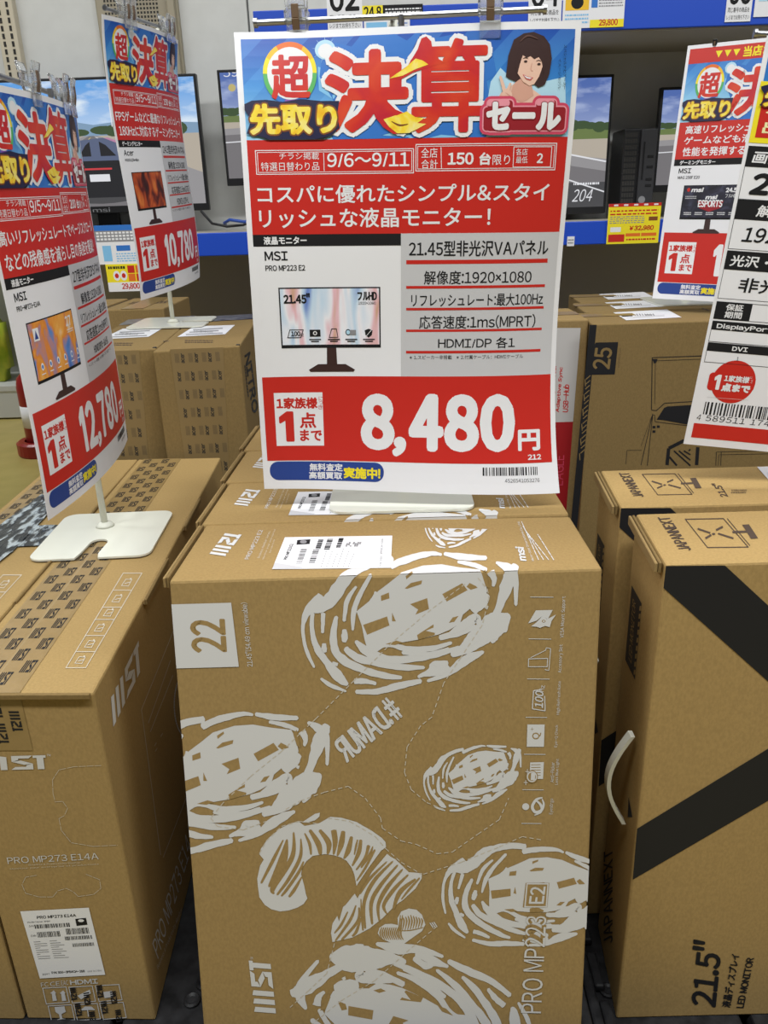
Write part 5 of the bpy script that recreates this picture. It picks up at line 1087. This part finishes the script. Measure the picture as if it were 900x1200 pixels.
def make_poster(name, label, prm, d):
    pp = Paper(prm, d.get('scale', 1.0)); m = Mesh(); nu, nv = 33, 42
    G = np.array([(297 * i / nu, 420 * j / nv, 0) for j in range(nv + 1) for i in range(nu + 1)])
    Fr = [(j * (nu + 1) + i, (j + 1) * (nu + 1) + i, (j + 1) * (nu + 1) + i + 1, j * (nu + 1) + i + 1) for j in range(nv) for i in range(nu)]
    m.add(pp(G), Fr, PAPER); m.add(pp(G, -.0005), [f[::-1] for f in Fr], PAPER)
    n1 = (nu + 1) * (nv + 1); rim = [i for i in range(nu + 1)] + [(j + 1) * (nu + 1) - 1 for j in range(1, nv + 1)] + [nv * (nu + 1) + i for i in range(nu - 1, -1, -1)] + [j * (nu + 1) for j in range(nv - 1, 0, -1)]
    m.F += [(a, b, b + n1, a + n1) for a, b in zip(rim, rim[1:] + rim[:1])]; m.M += [PAPER] * len(rim)
    o = m.build('sale_poster', origin=pp.at(148.5, 0)); tag(o, label, 'poster', 'sale posters on stands')
    def part(nm, fn, lab=None):
        P = Print(); fn(P); P.cut(CUTS, d.get('clip', [((5, 0), (-1, 0)), ((292, 0), (1, 0))])); k = Mesh(); k.print(P, pp); q = k.build(nm, o)
        if lab: q['label'] = lab
    if 'custom' in d:
        for nm, fn, lab in d['custom']: part(nm, fn, lab)
        return o, pp
    if d.get('band'):
        def hd(P):
            Q = Print(); header(Q); Q.V = [(x, 29 + (y - 6) * 92 / 83.5, L) for x, y, L in Q.V]; P.merge(Q); P.cut((), [((0, 121), (0, 1)), ((0, 29), (0, -1))])
        def bd(P):
            P.rect(5, 6, 292, 29.2, RED, 1)
            for i in range(3):
                for x in (48, 222): P.poly([(x + 14 * i, 12.5), (x + 11 + 14 * i, 12.5), (x + 5.5 + 14 * i, 23)], YEL, 2)
            P.text('当店おすすめ商品', 93, 10, 212, 25, YEL, 2, bold=.6)
        part('ribbon_band', bd, 'red band with yellow triangles'); part('header_banner', hd, 'blue campaign artwork with large red characters')
        def hl(P):
            P.rect(5, 121, 292, 181, RED, 1)
            for s, x1, y0, y1 in d['lines']: P.text(s, 17, y0, x1, y1, WHITE, 2, bold=.3)
        part('headline_panel', hl, 'red panel with white lines of text')
        yo = 11
    else:
        def hd(P): header(P); P.cut((), [((0, 89.5), (0, 1)), ((0, 6), (0, -1))])
        part('header_banner', hd, 'blue campaign artwork with large red characters')
        part('headline_panel', lambda P: headline(P, d['dates'], d['n'], d['lines']), 'red panel with white lines of text'); yo = 0
    def nm_(P):
        P.rect(5, 170 + yo, 143 if not yo else 292, 180.5 + yo, BLACK, 1); x0, y0 = Z2(77, 40); x1, y1 = Z2(77 + 18 * len(d['kind']), 60); P.text(d['kind'], x0, 172 + yo, x1, 178.7 + yo, WHITE, 2, bold=.25)
        a, b = d['brand']; P.text(a, 15, 185 + yo, 15 + 7 * len(a), 193 + yo, BLACK, 1, bold=.25); P.text(b, 15, 197.5 + yo, 15 + 3.1 * len(b), 202.4 + yo, BLACK, 1, bold=.14)
    part('name_strip', nm_, 'black strip with the product kind')
    if d.get('specs'):
        def sp(P):
            P.rect(143, 169.8, 292, 303.5, GREYP, 1)
            T(P, Z2, d['specs'][0], 444, 45, 798, 82, BLACK, 2, bold=.2); bars = ((88, 104, 797), (152, 163, 791), (207, 217, 788), (262, 272, 783), (317, 328, 779))
            for y0, y1, x1 in bars:
                a = Z2(444, (y0 + y1) / 2); b = Z2(x1, (y0 + y1) / 2); h = (y1 - y0) * .115; P.rect(148, a[1] - h, b[0], a[1] + h, RED, 2)
            bx = ((482, 117, 755, 150), (450, 174, 786, 205), (470, 228, 766, 262), (518, 285, 712, 313))
            for s, b in zip(d['specs'][1:], bx): T(P, Z2, s, *b, BLACK, 2, bold=.12)
            T(P, Z2, '※1.スピーカー非搭載　※2.付属ケーブル：HDMIケーブル', 446, 330, 733, 341, BLACK, 2)
        part('spec_panel', sp, 'grey panel of product details with red rules')
    part('product_picture', d['pic'], 'printed picture of the monitor')
    def pr(P):
        P.rect(5, 303.5, 292, 390, RED, 1); x0, y0 = Z2(103, 428); x1, y1 = Z2(238, 565); P.rect(x0, y0, x1, y1, WHITE, 2)
        T(P, Z2, '1家族様', 112, 441, 214, 468, RED, 3, bold=.45); T(P, Z2, 'に', 218, 438, 229, 449, RED, 3); T(P, Z2, 'つ', 219, 450, 229, 458, RED, 3); T(P, Z2, 'き', 218, 460, 229, 471, RED, 3)
        T(P, Z2, '\ue001', 124, 478, 156, 552, RED, 3, bold=1.0); T(P, Z2, '点', 173, 480, 213, 518, RED, 3, bold=.5); T(P, Z2, 'まで', 176, 524, 230, 552, RED, 3, bold=.45)
        s = d['price']; heavy = 3.1 if len(s) == 5 else 2.3; x = 328; W = 718 - 328; dg = (W - 36) / (len(s) - 1); L_ = 2
        if len(s) > 5: x = 300; dg = (718 - 300 - 30) / (len(s) - 1)
        for ch in s:
            if ch == ',': T(P, Z2, ',', x + 2, 545, x + 24, 582, WHITE, L_, bold=heavy * .9); x += 34 if len(s) == 5 else 28
            else: T(P, Z2, '\ue001' if ch == '1' else ch, x + (8 if ch != '1' else 16), 438, x + (dg - 10 if ch != '1' else dg * .58), 566, WHITE, L_, bold=(heavy + .3) if ch != '1' else 1.6); x += dg if ch != '1' else dg * .72
        T(P, Z2, '円', 724, 522, 774, 570, WHITE, 2, bold=.9); T(P, Z2, d.get('code', '212'), 746, 582, 777, 594, WHITE, 2, bold=.25)
    part('price_panel', pr, 'red panel with the large white price')
    def bg(P):
        x0, y0 = Z2(100, 607); x1, y1 = Z2(396, 656); y1 = min(y1, 414); P.poly(rrect(x0, y0, x1, y1, 9), BLUEK, 1)
        T(P, Z2, '無料査定', 204, 612, 288, 631, WHITE, 2, bold=.25); T(P, Z2, '高額買取', 204, 634, 288, 652, WHITE, 2, bold=.25); T(P, Z2, '実施中!', 293, 621, 385, 648, YEL, 2, bold=.5)
    part('campaign_badge', bg, 'blue rounded badge with white and yellow characters')
    def bc(P): P.barcode(*Z2(637, 612), *Z2(767, 632), BLACK, 1, 26); T(P, Z2, d.get('ean', '4526541053276'), 690, 640, 771, 649, BLACK, 1)
    part('barcode', bc)
    return o, pp
def picmon(x0, y0, x1, y1, ink, extra=None, mm=False):
    def f(P):
        a = (x0, y0) if mm else Z2(x0, y0); b = (x1, y1) if mm else Z2(x1, y1); P.rect(*a, *b, BLACK, 1); P.rect(a[0] + 1.3, a[1] + 1.3, b[0] - 1.3, b[1] - 3.2, ink, 2); cx = (a[0] + b[0]) / 2; w_ = b[0] - a[0]
        P.poly([(cx - w_ * .045, b[1]), (cx + w_ * .05, b[1]), (cx + w_ * .055, b[1] + 17), (cx - w_ * .05, b[1] + 17)], HAIR, 1); P.poly([(cx - w_ * .14, b[1] + 16), (cx + w_ * .14, b[1] + 16), (cx + w_ * .235, b[1] + 21.5), (cx + w_ * .22, b[1] + 23.5), (cx - w_ * .22, b[1] + 23.5), (cx - w_ * .235, b[1] + 21.5)], HAIR, 2)
        if extra: extra(P, a, b)
    return f
PASTEL = art_ink('pastel_light_streaks', [(.15, .25, .6), (.55, .7, .85), (.85, .85, .9), (.8, .5, .55), (.6, .35, .2)], (.06, .012, 1), .35)
SWIRL = art_ink('orange_swirl', [(.04, .08, .35), (.10, .25, .6), (.75, .25, .03), (.85, .42, .08), (.80, .72, .6)], (.045, .02, 1), .9)
EMBER = art_ink('ember_glow', [(.02, .006, .004), (.12, .015, .008), (.5, .08, .015), (.75, .25, .05)], (.05, .03, 1), .2)
NIGHT = art_ink('night_arena', [(.008, .008, .012), (.02, .02, .035), (.06, .06, .10)], (.06, .06, 1), 0)
def ex_main(P, a, b):
    T(P, Z2, '21.45"', 127, 172, 192, 196, BLACK, 4, bold=.4); T(P, Z2, 'フルHD', 314, 169, 362, 189, BLACK, 4, bold=.35); T(P, Z2, '1920×1080', 316, 193, 360, 200, BLACK, 4)
    P.line([Z2(142, 264), Z2(176, 264), Z2(170, 284), Z2(137, 284)], .7, BLACK, 4, closed=True); T(P, Z2, '100', 146, 268, 168, 280, BLACK, 4, bold=.2); T(P, Z2, 'Hz', 168, 272, 177, 281, BLACK, 4)
    P.rect(*Z2(192, 264), *Z2(220, 282), BLACK, 4); P.ell(*Z2(206, 273), 2, 2, WHITE, 5); P.ell(*Z2(206, 273), 1.1, 1.1, BLACK, 6); P.line([Z2(242, 284), Z2(248, 262), Z2(260, 262), Z2(264, 284)], .6, BLACK, 4, closed=True)
    P.ell(*Z2(290, 271), 2.6, 3, BLACK, 4); P.ell(*Z2(290, 271), 1.8, 2.1, SKYI, 5); P.rect(*Z2(294, 265), *Z2(310, 278), GREY2, 4); P.poly([Z2(332, 266), Z2(342, 262), Z2(352, 266), Z2(350, 278), Z2(342, 285), Z2(334, 278)], BLACK, 4); P.line([Z2(335, 282), Z2(350, 264)], .5, WHITE, 5)
    for i, x in enumerate((206, 254, 298, 343)): P.rect(*Z2(x - 15, 288), *Z2(x + 15, 291), BLACK, 4); P.rect(*Z2(x - 10, 293), *Z2(x + 10, 296), BLACK, 4)
P_MAIN = [0.01578, 0.77918, -0.06463, -0.03812, 0.00485, 0.02118, 0.31303, 11.05217, 0.00051, 0.11561, -2.95426, -1.84626]
P_LEFT = [-0.36001, 0.92963, -0.09161, 1.5931, -0.01189, -0.02281, 1.30754, 0.01644, 0.01213, -0.02889, -0.04682, 0.41063]
P_ACER = [-0.39504, 1.52961, 0.07781, 1.4324, -0.03279, -0.04915, 1.29934, 0.22742, -0.0909, 0.01932, -0.05432, 1.45359]
P_MSI = [0.63086, 1.46231, 0.02949, -0.56369, -0.11418, 0.02177, 0, 0, 0, 0, 0, 0]
P_RIGHT = [0.50619, 0.8774, -0.0761, -0.13799, -0.01832, 0.09219, -0.01476, 0.00166, 0.07761, 0.05387, -0.00647, -0.00885]
pm, ppm = make_poster('sale_poster', 'large sale poster in the centre priced 8,480 under a blue banner', P_MAIN, dict(dates='9/6～9/11', n='150', lines=[('コスパに優れたシンプル&スタイ', (66, 462, 797, 506)), ('リッシュな液晶モニター！', (68, 520, 648, 568))], kind='液晶モニター', brand=('MSI', 'PRO MP223 E2'),
    specs=['21.45型非光沢VAパネル', '解像度:1920×1080', 'リフレッシュレート:最大100Hz', '応答速度:1ms(MPRT)', 'HDMI/DP 各1'], pic=picmon(113, 157, 373, 311, PASTEL, ex_main), price='8,480'))
def ex_left(P, a, b):
    P.rect(a[0] + 8, a[1] + 7, a[0] + 19, a[1] + 20, WHITE, 4); P.poly([(a[0] + 10, a[1] + 18), (a[0] + 13.5, a[1] + 9), (a[0] + 17, a[1] + 18)], BLUEK, 5); P.text('27', b[0] - 22, a[1] + 6, b[0] - 8, a[1] + 16, WHITE, 4, bold=.4); P.greek(b[0] - 22, a[1] + 19, b[0] - 6, a[1] + 24, 2, WHITE, 4)
    for i in range(6): P.ell(a[0] + 14 + i * 17, b[1] - 16, 3, 4, WHITE, 4, 10); P.ell(a[0] + 14 + i * 17, b[1] - 16, 1.6, 2.3, MIDB, 5, 8); P.rect(a[0] + 10 + i * 17, b[1] - 9, a[0] + 18 + i * 17, b[1] - 8, WHITE, 4)
pl_, ppl = make_poster('sale_poster', 'curled sale poster at the left edge priced 12,780 with an orange swirl screen', P_LEFT, dict(dates='9/5～9/11', n='200', lines=[('高いリフレッシュレートでページスクロール', (60, 460, 800, 500)), ('などの残像感を減らし目の負担を軽減！', (68, 522, 760, 568))], kind='液晶モニター', brand=('MSI', 'PRO-MP273-E14A'),
    specs=['27型非光沢IPSパネル', '解像度:1920×1080', 'リフレッシュレート:最大100Hz', '応答速度:1ms(MPRT)', 'HDMI/DP/D-Sub 各1'], pic=picmon(110, 150, 385, 318, SWIRL, ex_left), price='12,780', code='205', ean='4526541052989'))
pa_, ppa = make_poster('sale_poster', 'sale poster further back priced 10,780 showing a dark fiery screen', P_ACER, dict(dates='9/5～9/11', n='150', lines=[('FPSゲームなどに最適なリフレッシュレート', (60, 462, 800, 506)), ('180Hzに対応するゲーミングモニター！', (70, 522, 760, 568))], kind='ゲーミングモニター', brand=('Acer', 'KG251QZbmiipx'),
    specs=['24.5型非光沢VAパネル', '解像度:1920×1080', 'リフレッシュレート:最大180Hz', '応答速度:0.5ms(GTG)', 'HDMI×1/DP×1'], pic=picmon(112, 158, 382, 318, EMBER), price='10,780', code='208', ean='4711474075318'))
def ex_msi(P, a, b):
    P.ell(a[0] + 9, a[1] + 7.5, 3, 3.4, RED, 4, 6); P.text('msi', a[0] + 14, a[1] + 4.5, a[0] + 33, a[1] + 11, WHITE, 4, bold=.6, slant=.2); P.text('24.5"', b[0] - 26, a[1] + 4, b[0] - 5, a[1] + 12, WHITE, 4, bold=.5); P.text('フルHD', b[0] - 26, a[1] + 15, b[0] - 8, a[1] + 21, WHITE, 4)
    cx = (a[0] + b[0]) / 2; P.text('msi', cx - 9, a[1] + 17, cx + 9, a[1] + 23, WHITE, 5, bold=.6, slant=.2); P.poly([(cx - 22, a[1] + 26), (cx + 22, a[1] + 26), (cx + 18, a[1] + 38), (cx, a[1] + 44), (cx - 18, a[1] + 38)], DRED, 4); P.text('ESPORTS', cx - 20, a[1] + 25, cx + 20, a[1] + 36, WHITE, 5, bold=.5)
    P.greek(a[0] + 5, a[1] + 17, a[0] + 24, a[1] + 23, 2, GREYP, 4)
    for i in range(5): P.greek(a[0] + 6 + i * 19, b[1] - 13, a[0] + 19 + i * 19, b[1] - 7, 2, WHITE, 4)
pms, ppms = make_poster('sale_poster', 'sale poster topped by yellow triangles on a red band, right of the black tower', P_MSI, dict(band=True, lines=[('高速リフレッシュレートで激しい動きの', 262, 127, 140), ('ゲームなども滑らかに表示', 206, 144.5, 157), ('性能を発揮するRAPID IPSパネル', 250, 162, 176)], kind='ゲーミングモニター', brand=('MSI', 'MAG 256F E20'), pic=picmon(28, 224, 126, 281, NIGHT, ex_msi, True), price='12,980', code='210', ean='4526541052736'))

# ---- poster with a black and white data table (nearest at the right edge)
def mm_inv(pp):
    def f(px, py):
        x, y = 100.0, 200.0
        for _ in range(12):
            q0 = np.array(proj(pp.at(x, y))); J = np.stack([np.array(proj(pp.at(x + .5, y))) - q0, np.array(proj(pp.at(x, y + .5))) - q0], 1) / .5
            d_ = np.linalg.solve(J, np.array([px, py]) - q0); x += d_[0]; y += d_[1]
        return x, y
    return f
ppr = Paper(P_RIGHT, .9); inv = mm_inv(ppr)
r1 = lambda x, y: inv(780 + x * .21667, 20 + y * .21667)
r2 = lambda x, y: inv(780 + x * .225, 270 + y * .225)
def YY(f, x, y): return f(x, y)[1]
yk0, yk1 = YY(r1, 530, 347), YY(r1, 510, 682); ya = YY(r1, 500, 700); yb = YY(r1, 490, 812); yc = YY(r1, 470, 988); yd = YY(r1, 460, 1098); ye = YY(r2, 400, 110); yf = YY(r2, 390, 208); yg = YY(r2, 380, 368); yh = YY(r2, 350, 376); yi = YY(r2, 340, 466); yj = YY(r2, 340, 478); yk = YY(r2, 340, 524); yl = YY(r2, 330, 586); ym = YY(r2, 330, 592); yn = YY(r2, 330, 636); yo_ = YY(r2, 320, 694); yp = YY(r2, 250, 1012); yq = YY(r2, 250, 1088)
xl = r1(440, 750)[0]; xr = 297 - xl
def RT(P, f, s, x0, y0, x1, y1, m_, L, **k):
    a = f(x0, y1); b = f(x1, y1); c_ = f(x0, y0); P.text(s, a[0], f((x0 + x1) / 2, y0)[1], b[0], f((x0 + x1) / 2, y1)[1], m_, L, **k)
def c_banner(P):
    Q = Print(); header(Q); Q.V = [(x, 6 + (y - 6) * .72, L) for x, y, L in Q.V]; P.merge(Q); P.cut((), [((0, 66.2), (0, 1)), ((0, 6), (0, -1)), ((xl, 0), (-1, 0)), ((xr, 0), (1, 0))])
def c_red(P):
    P.rect(xl - 1, yk0, xr + 1, yk1, YEL, 2); P.rect(xl + 4, yk0 + 5, xr - 4, yk1 - 5, RED, 3); h = (yk1 - yk0 - 14) / 3
    for i, s in enumerate(('21.5型ワイド液晶', 'ケーブル付属で簡単に', '出力できるモニター')): P.text(s, xl + 10, yk0 + 8 + h * i, xr - 40 + 12 * (i % 2), yk0 + 5 + h * (i + 1), PALEY, 4, bold=.35)
def cell(P, y0, y1, y2, head, body, hb, bb, slant=.15):
    P.rect(xl, y0, xr, y1, BLACK, 1); P.frame(xl, y0, xr, y2, .5, BLACK, 1); P.text(head, hb[0], y0 + (y1 - y0) * .22, hb[1], y1 - (y1 - y0) * .2, WHITE, 2, bold=.3, slant=slant); e_ = .14 if bb[2] > .5 else .25; P.text(body, bb[0], y1 + (y2 - y1) * e_, bb[1], y2 - (y2 - y1) * (e_ + .02), BLACK, 2, bold=bb[2], slant=slant)
def c_table(P):
    cell(P, ya, yb, yc, '画面サイズ', '21.5型', (xl + 6, xl + 85), (xl + 10, xl + 104, 1.3)); cell(P, yd - (yd - yc) * .97, yd, ye - 2, '解像度', '1920×1080', (xl + 21, xl + 72), (xl + 12, xl + 118, .3)); cell(P, ye, yf, yg - 1.5, '光沢・非光沢', '非光沢', (xl + 5, xl + 95), (xl + 19, xl + 84, .3), .06)
    P.frame(xl, yh, xr, yi, .5, BLACK, 1); P.rect(xl, yh, xl + 38, yi, BLACK, 1); P.text('保証', xl + 11, yh + 1.8, xl + 29, (yh + yi) / 2 - .6, WHITE, 2, bold=.2); P.text('期間', xl + 11, (yh + yi) / 2 + .6, xl + 29, yi - 1.8, WHITE, 2, bold=.2); P.text('1年', 120, yh + 5, 145, yi - 5, BLACK, 2)
    w_ = (xr - xl + 3) / 4
    for r_, (y0, y1, y2) in enumerate(((yj, yk, yl), (ym, yn, yo_))):
        for i in range(4):
            a = xl + i * w_ if i < 3 else xl + 3 * w_; b = a + w_ - 3; P.frame(a, y0, b, y2, .5, BLACK, 1); P.rect(a, y0, b, y1, BLACK, 1); s = (('DisplayPort', 'HDMI', 'USB-C', 'D-Sub'), ('DVI', 'RCA', 'HDCP', 'VESA'))[r_][i]; wt_ = min(w_ - 8, 5.4 * len(s)); c_ = (a + b) / 2; P.text(s, c_ - wt_ / 2, y0 + 2.4, c_ + wt_ / 2, y1 - (2.4 if s != 'DisplayPort' else .8), WHITE, 2, bold=.25)
            if (r_, i) in ((1, 0), (0, 1)): P.text('1', c_ - 1.3, (y1 + y2) / 2 - 2.2, c_ + 1.3, (y1 + y2) / 2 + 2.2, BLACK, 2)
def c_round(P):
    x, y = r2(352, 790); P.ell(x, y, 24, 24.5, RED, 1, 40); P.ell(x - 26, y, 9, 13, RED, 1) if False else P.poly(rrect(*r2(232, 738), r2(300, 838)[0], r2(300, 838)[1], 4), RED, 1); P.poly(rrect(r2(360, 750)[0], r2(360, 752)[1], r2(455, 840)[0], r2(440, 840)[1], 4), RED, 1)
    RT(P, r2, '\ue001', 246, 752, 274, 826, WHITE, 3, bold=.6); RT(P, r2, '1家族様', 302, 758, 432, 790, WHITE, 3, bold=.3); RT(P, r2, '点まで', 288, 802, 434, 840, WHITE, 3, bold=.7); RT(P, r2, 'に', 439, 762, 450, 772, WHITE, 3); RT(P, r2, 'つき', 439, 776, 450, 796, WHITE, 3)
def c_bar(P):
    y0_ = r2(165, 957)[1]; y1_ = r2(165, 987)[1]; a = r2(208, 892); b = r2(205, 958); P.barcode(a[0], a[1], a[0] + 100, b[1], BLACK, 1, 30); P.text('4', r2(162, 972)[0], y0_, r2(183, 972)[0], y1_, BLACK, 1, slant=.1); y0 = r2(215, 962)[1]; y1 = r2(215, 992)[1]; P.text('589511', a[0] + 4, y0, a[0] + 48, y1, BLACK, 1, sp=1.1, slant=.1); P.text('174067', a[0] + 54, y0, a[0] + 98, y1, BLACK, 1, sp=1.1, slant=.1); P.line([r2(215, 868), r2(430, 884)], .3, GREYP, 1)
def c_strip(P): P.rect(r2(140, 1040)[0], yp, 297 - r2(140, 1040)[0], yq, RED, 1)
prr, _ = make_poster('sale_poster', 'poster with a black and white data table at the right edge, partly out of view', P_RIGHT, dict(scale=.9, clip=[((1, 0), (-1, 0)), ((296, 0), (1, 0))], custom=[('header_banner', c_banner, 'blue campaign artwork at the top'), ('headline_panel', c_red, 'red panel framed in yellow'), ('data_table', c_table, 'black and white data table'), ('limit_badge', c_round, 'round red badge with white characters'), ('barcode', c_bar, None), ('bottom_strip', c_strip, 'red strip along the bottom')]))

# ---- stands
def clip_parts(root, c, u, n, sc_=1.0, mat_=None):
    """c: point on the bar, u: along the bar, n: towards the reader"""
    u = np.array(u) / np.linalg.norm(u); n = np.array([n[0], n[1], 0.0]); n /= np.linalg.norm(n); up = np.array([0, 0, 1.0])
    def f(x, y, z): return np.array(c) + u * x * sc_ + n * y * sc_ + up * z * sc_
    def slab(m, prof, wd, th, mt):           # prof: (y, z) polyline swept as a rounded strip
        for (y0, z0), (y1, z1) in zip(prof, prof[1:]):
            d_ = np.array([y1 - y0, z1 - z0]); d_ /= np.hypot(*d_); a = np.array([-d_[1], d_[0]]) * th / 2
            P = []
            for s in (1, -1):
                P += [f(-wd / 2, y0 + s * a[0], z0 + s * a[1]), f(wd / 2, y0 + s * a[0], z0 + s * a[1]), f(wd / 2, y1 + s * a[0], z1 + s * a[1]), f(-wd / 2, y1 + s * a[0], z1 + s * a[1])]
            m.hexa(P, mt, .0006, 1)
    M_ = mat_ or CLEAR; m = Mesh()
    slab(m, [(.0045, -.022), (.0042, -.010), (.0062, .000), (.0062, .010), (.0085, .019)], .0180, .0030, M_)
    slab(m, [(-.0040, -.021), (-.0040, -.008), (-.0060, .002), (-.0058, .010), (-.0085, .019)], .0180, .0030, M_)
    for sx in (-1, 1): m.hexa([f(sx * .0095 + a * .0012, b, d_) for d_ in (.007, -.004) for a, b in ((-1, -.006), (1, -.006), (1, .0065), (-1, .0065))], M_, .0005, 1)
    k = m.build('clip', root); k['label'] = 'clear plastic clip' if mat_ is None else 'black clip'
    m = Mesh(); slab(m, [(.0064, -.009), (.0084, .000), (.0084, .011)], .0068, .0010, STRIP); slab(m, [(-.0080, .002), (-.0078, .010)], .0068, .0010, STRIP); m.build('spring_strip', k)
def stand(label, plate_c, ang, ztop, pole_xy, pp, u0, u1, clips, vb=-9, peg=(), bk=None, pl_w=.145, pl_d=.150):
    root = empty('sign_stand', (plate_c[0], plate_c[1], ztop)); tag(root, label, 'sign stand', 'white footed sign stands')
    ca_, sa_ = math.cos(ang), math.sin(ang)
    a, b = pl_w / 2, pl_d / 2; r = .016
    out = []
    for cx, cy, a0 in ((a - r, -b + r, -90), (a - r, b - r, 0), (-a + r, b - r, 90), (-a + r, -b + r, 180)):
        if a0 == 180:
            pass
        out += [(cx + r * math.cos(math.radians(a0 + 15 * i)), cy + r * math.sin(math.radians(a0 + 15 * i))) for i in range(7)]
    # notch runs in from the front edge (local -y) to the pole
    nt_ = [(-.016, -b), (-.013, -b + .018), (-.011, -.030)] + [(.011 * math.cos(math.radians(180 - 20 * i)), -.030 + .012 * math.sin(math.radians(180 - 20 * i))) for i in range(1, 9)] + [(.011, -.030), (.009, -b + .012), (.012, -b)]
    out = out + nt_
    m = Mesh(); m.prism(out, ztop + .0004, ztop + .0028, IVORY, lambda x, y, z: (plate_c[0] + x * ca_ - y * sa_, plate_c[1] + x * sa_ + y * ca_, z)); m.build('base_plate', root)
    B0, B1 = pp.at(u0, vb, -.004), pp.at(u1, vb, -.004); zb = (B0[2] + B1[2]) / 2
    t = np.clip(np.dot(np.array(pole_xy) - B0[:2], (B1 - B0)[:2]) / np.dot((B1 - B0)[:2], (B1 - B0)[:2]), .1, .9); J = B0 + (B1 - B0) * t
    m = Mesh(); px_, py_ = pole_xy
    nn = -pp.nrm(148, 100); nn[2] = 0; nn /= np.linalg.norm(nn); J2 = J + nn * .010
    m.lathe([(.012, .0028), (.010, .006), (.006, .009)], (px_, py_, ztop), IVORY, 20)
    m.tube([(px_, py_, ztop + .003), (px_, py_, ztop + .14), (px_ * .5 + J2[0] * .5, py_ * .5 + J2[1] * .5, (ztop + J2[2]) / 2 + .08), (J2[0], J2[1], J2[2] - .02), J2], .0042, IVORY, 14); m.build('pole', root, smooth=True)
    m = Mesh(); m.tube([B0, B0 + (B1 - B0) * .5, B1], .0026, STEEL, 14); m.tube([B0, B0 + (B1 - B0) * .012], .0040, STEEL, 14); m.tube([B1 - (B1 - B0) * .012, B1], .0040, STEEL, 14); m.tube([J, J2], .003, STEEL, 10)
    m.build('cross_bar', root, smooth=False)
    for uc in clips:
        c_ = pp.at(uc, vb, -.0015); u_ = pp.at(uc + 5, vb) - pp.at(uc - 5, vb); clip_parts(root, c_, u_, pp.nrm(uc, 2))
    for uc in peg:
        c_ = pp.at(uc, vb, -.004); m = Mesh(); m.tube([c_ + [0, 0, .001], c_ - [0, 0, .010]], .0028, STEEL, 10); m.build('peg', root)
    return root
# distances are solved from the pole feet seen in the photo
stand('white footed sign stand holding up the 8,480 poster on the middle cartons', (.006, .823), math.pi / 2, Z0 - .293 + .0005, (.010, .823), ppm, 16, 268, (52, 220), vb=-10, peg=(142,))
stand('white footed sign stand on the long taped cartons, holding the 12,780 poster', at(124, 628, z=zM + .001)[:2], .05, Z0 + zM + .0016, at(124, 620, z=zM)[:2], ppl, 62, 292, (128, 225, 262), vb=-9, peg=(190, 240))
stand('white footed sign stand on the tall cartons, holding the 10,780 poster', at(203, 379, z=zA + .001)[:2], math.pi / 2, Z0 + zA + .0016, at(203, 380, z=zA)[:2], ppa, 12, 262, (60, 75, 212, 240), vb=-9, pl_w=.150)
stand('white footed sign stand on the black-striped cartons, holding the table poster', (.515, .808), math.pi, Z0 + zJ + .0006, (.50, .816), ppr, -12, 262, (22, 215), vb=-2)
stand('white footed sign stand behind the poster with yellow triangles', (.60, 1.66), math.pi / 2, Z0 + z5 + .0006, (.60, 1.66), ppms, 30, 262, (), vb=12)
ks = [o for o in bpy.data.objects if o.get('label') == 'white footed sign stand behind the poster with yellow triangles'][0]
BCL = mat('black_clip_plastic', (.015, .015, .016), .35)
for uc in (44, 240):
    c_ = ppms.at(uc, 1, -.0015); clip_parts(ks, c_, ppms.at(uc + 5, -4) - ppms.at(uc - 5, -4), ppms.nrm(uc, 2), .36, BCL)
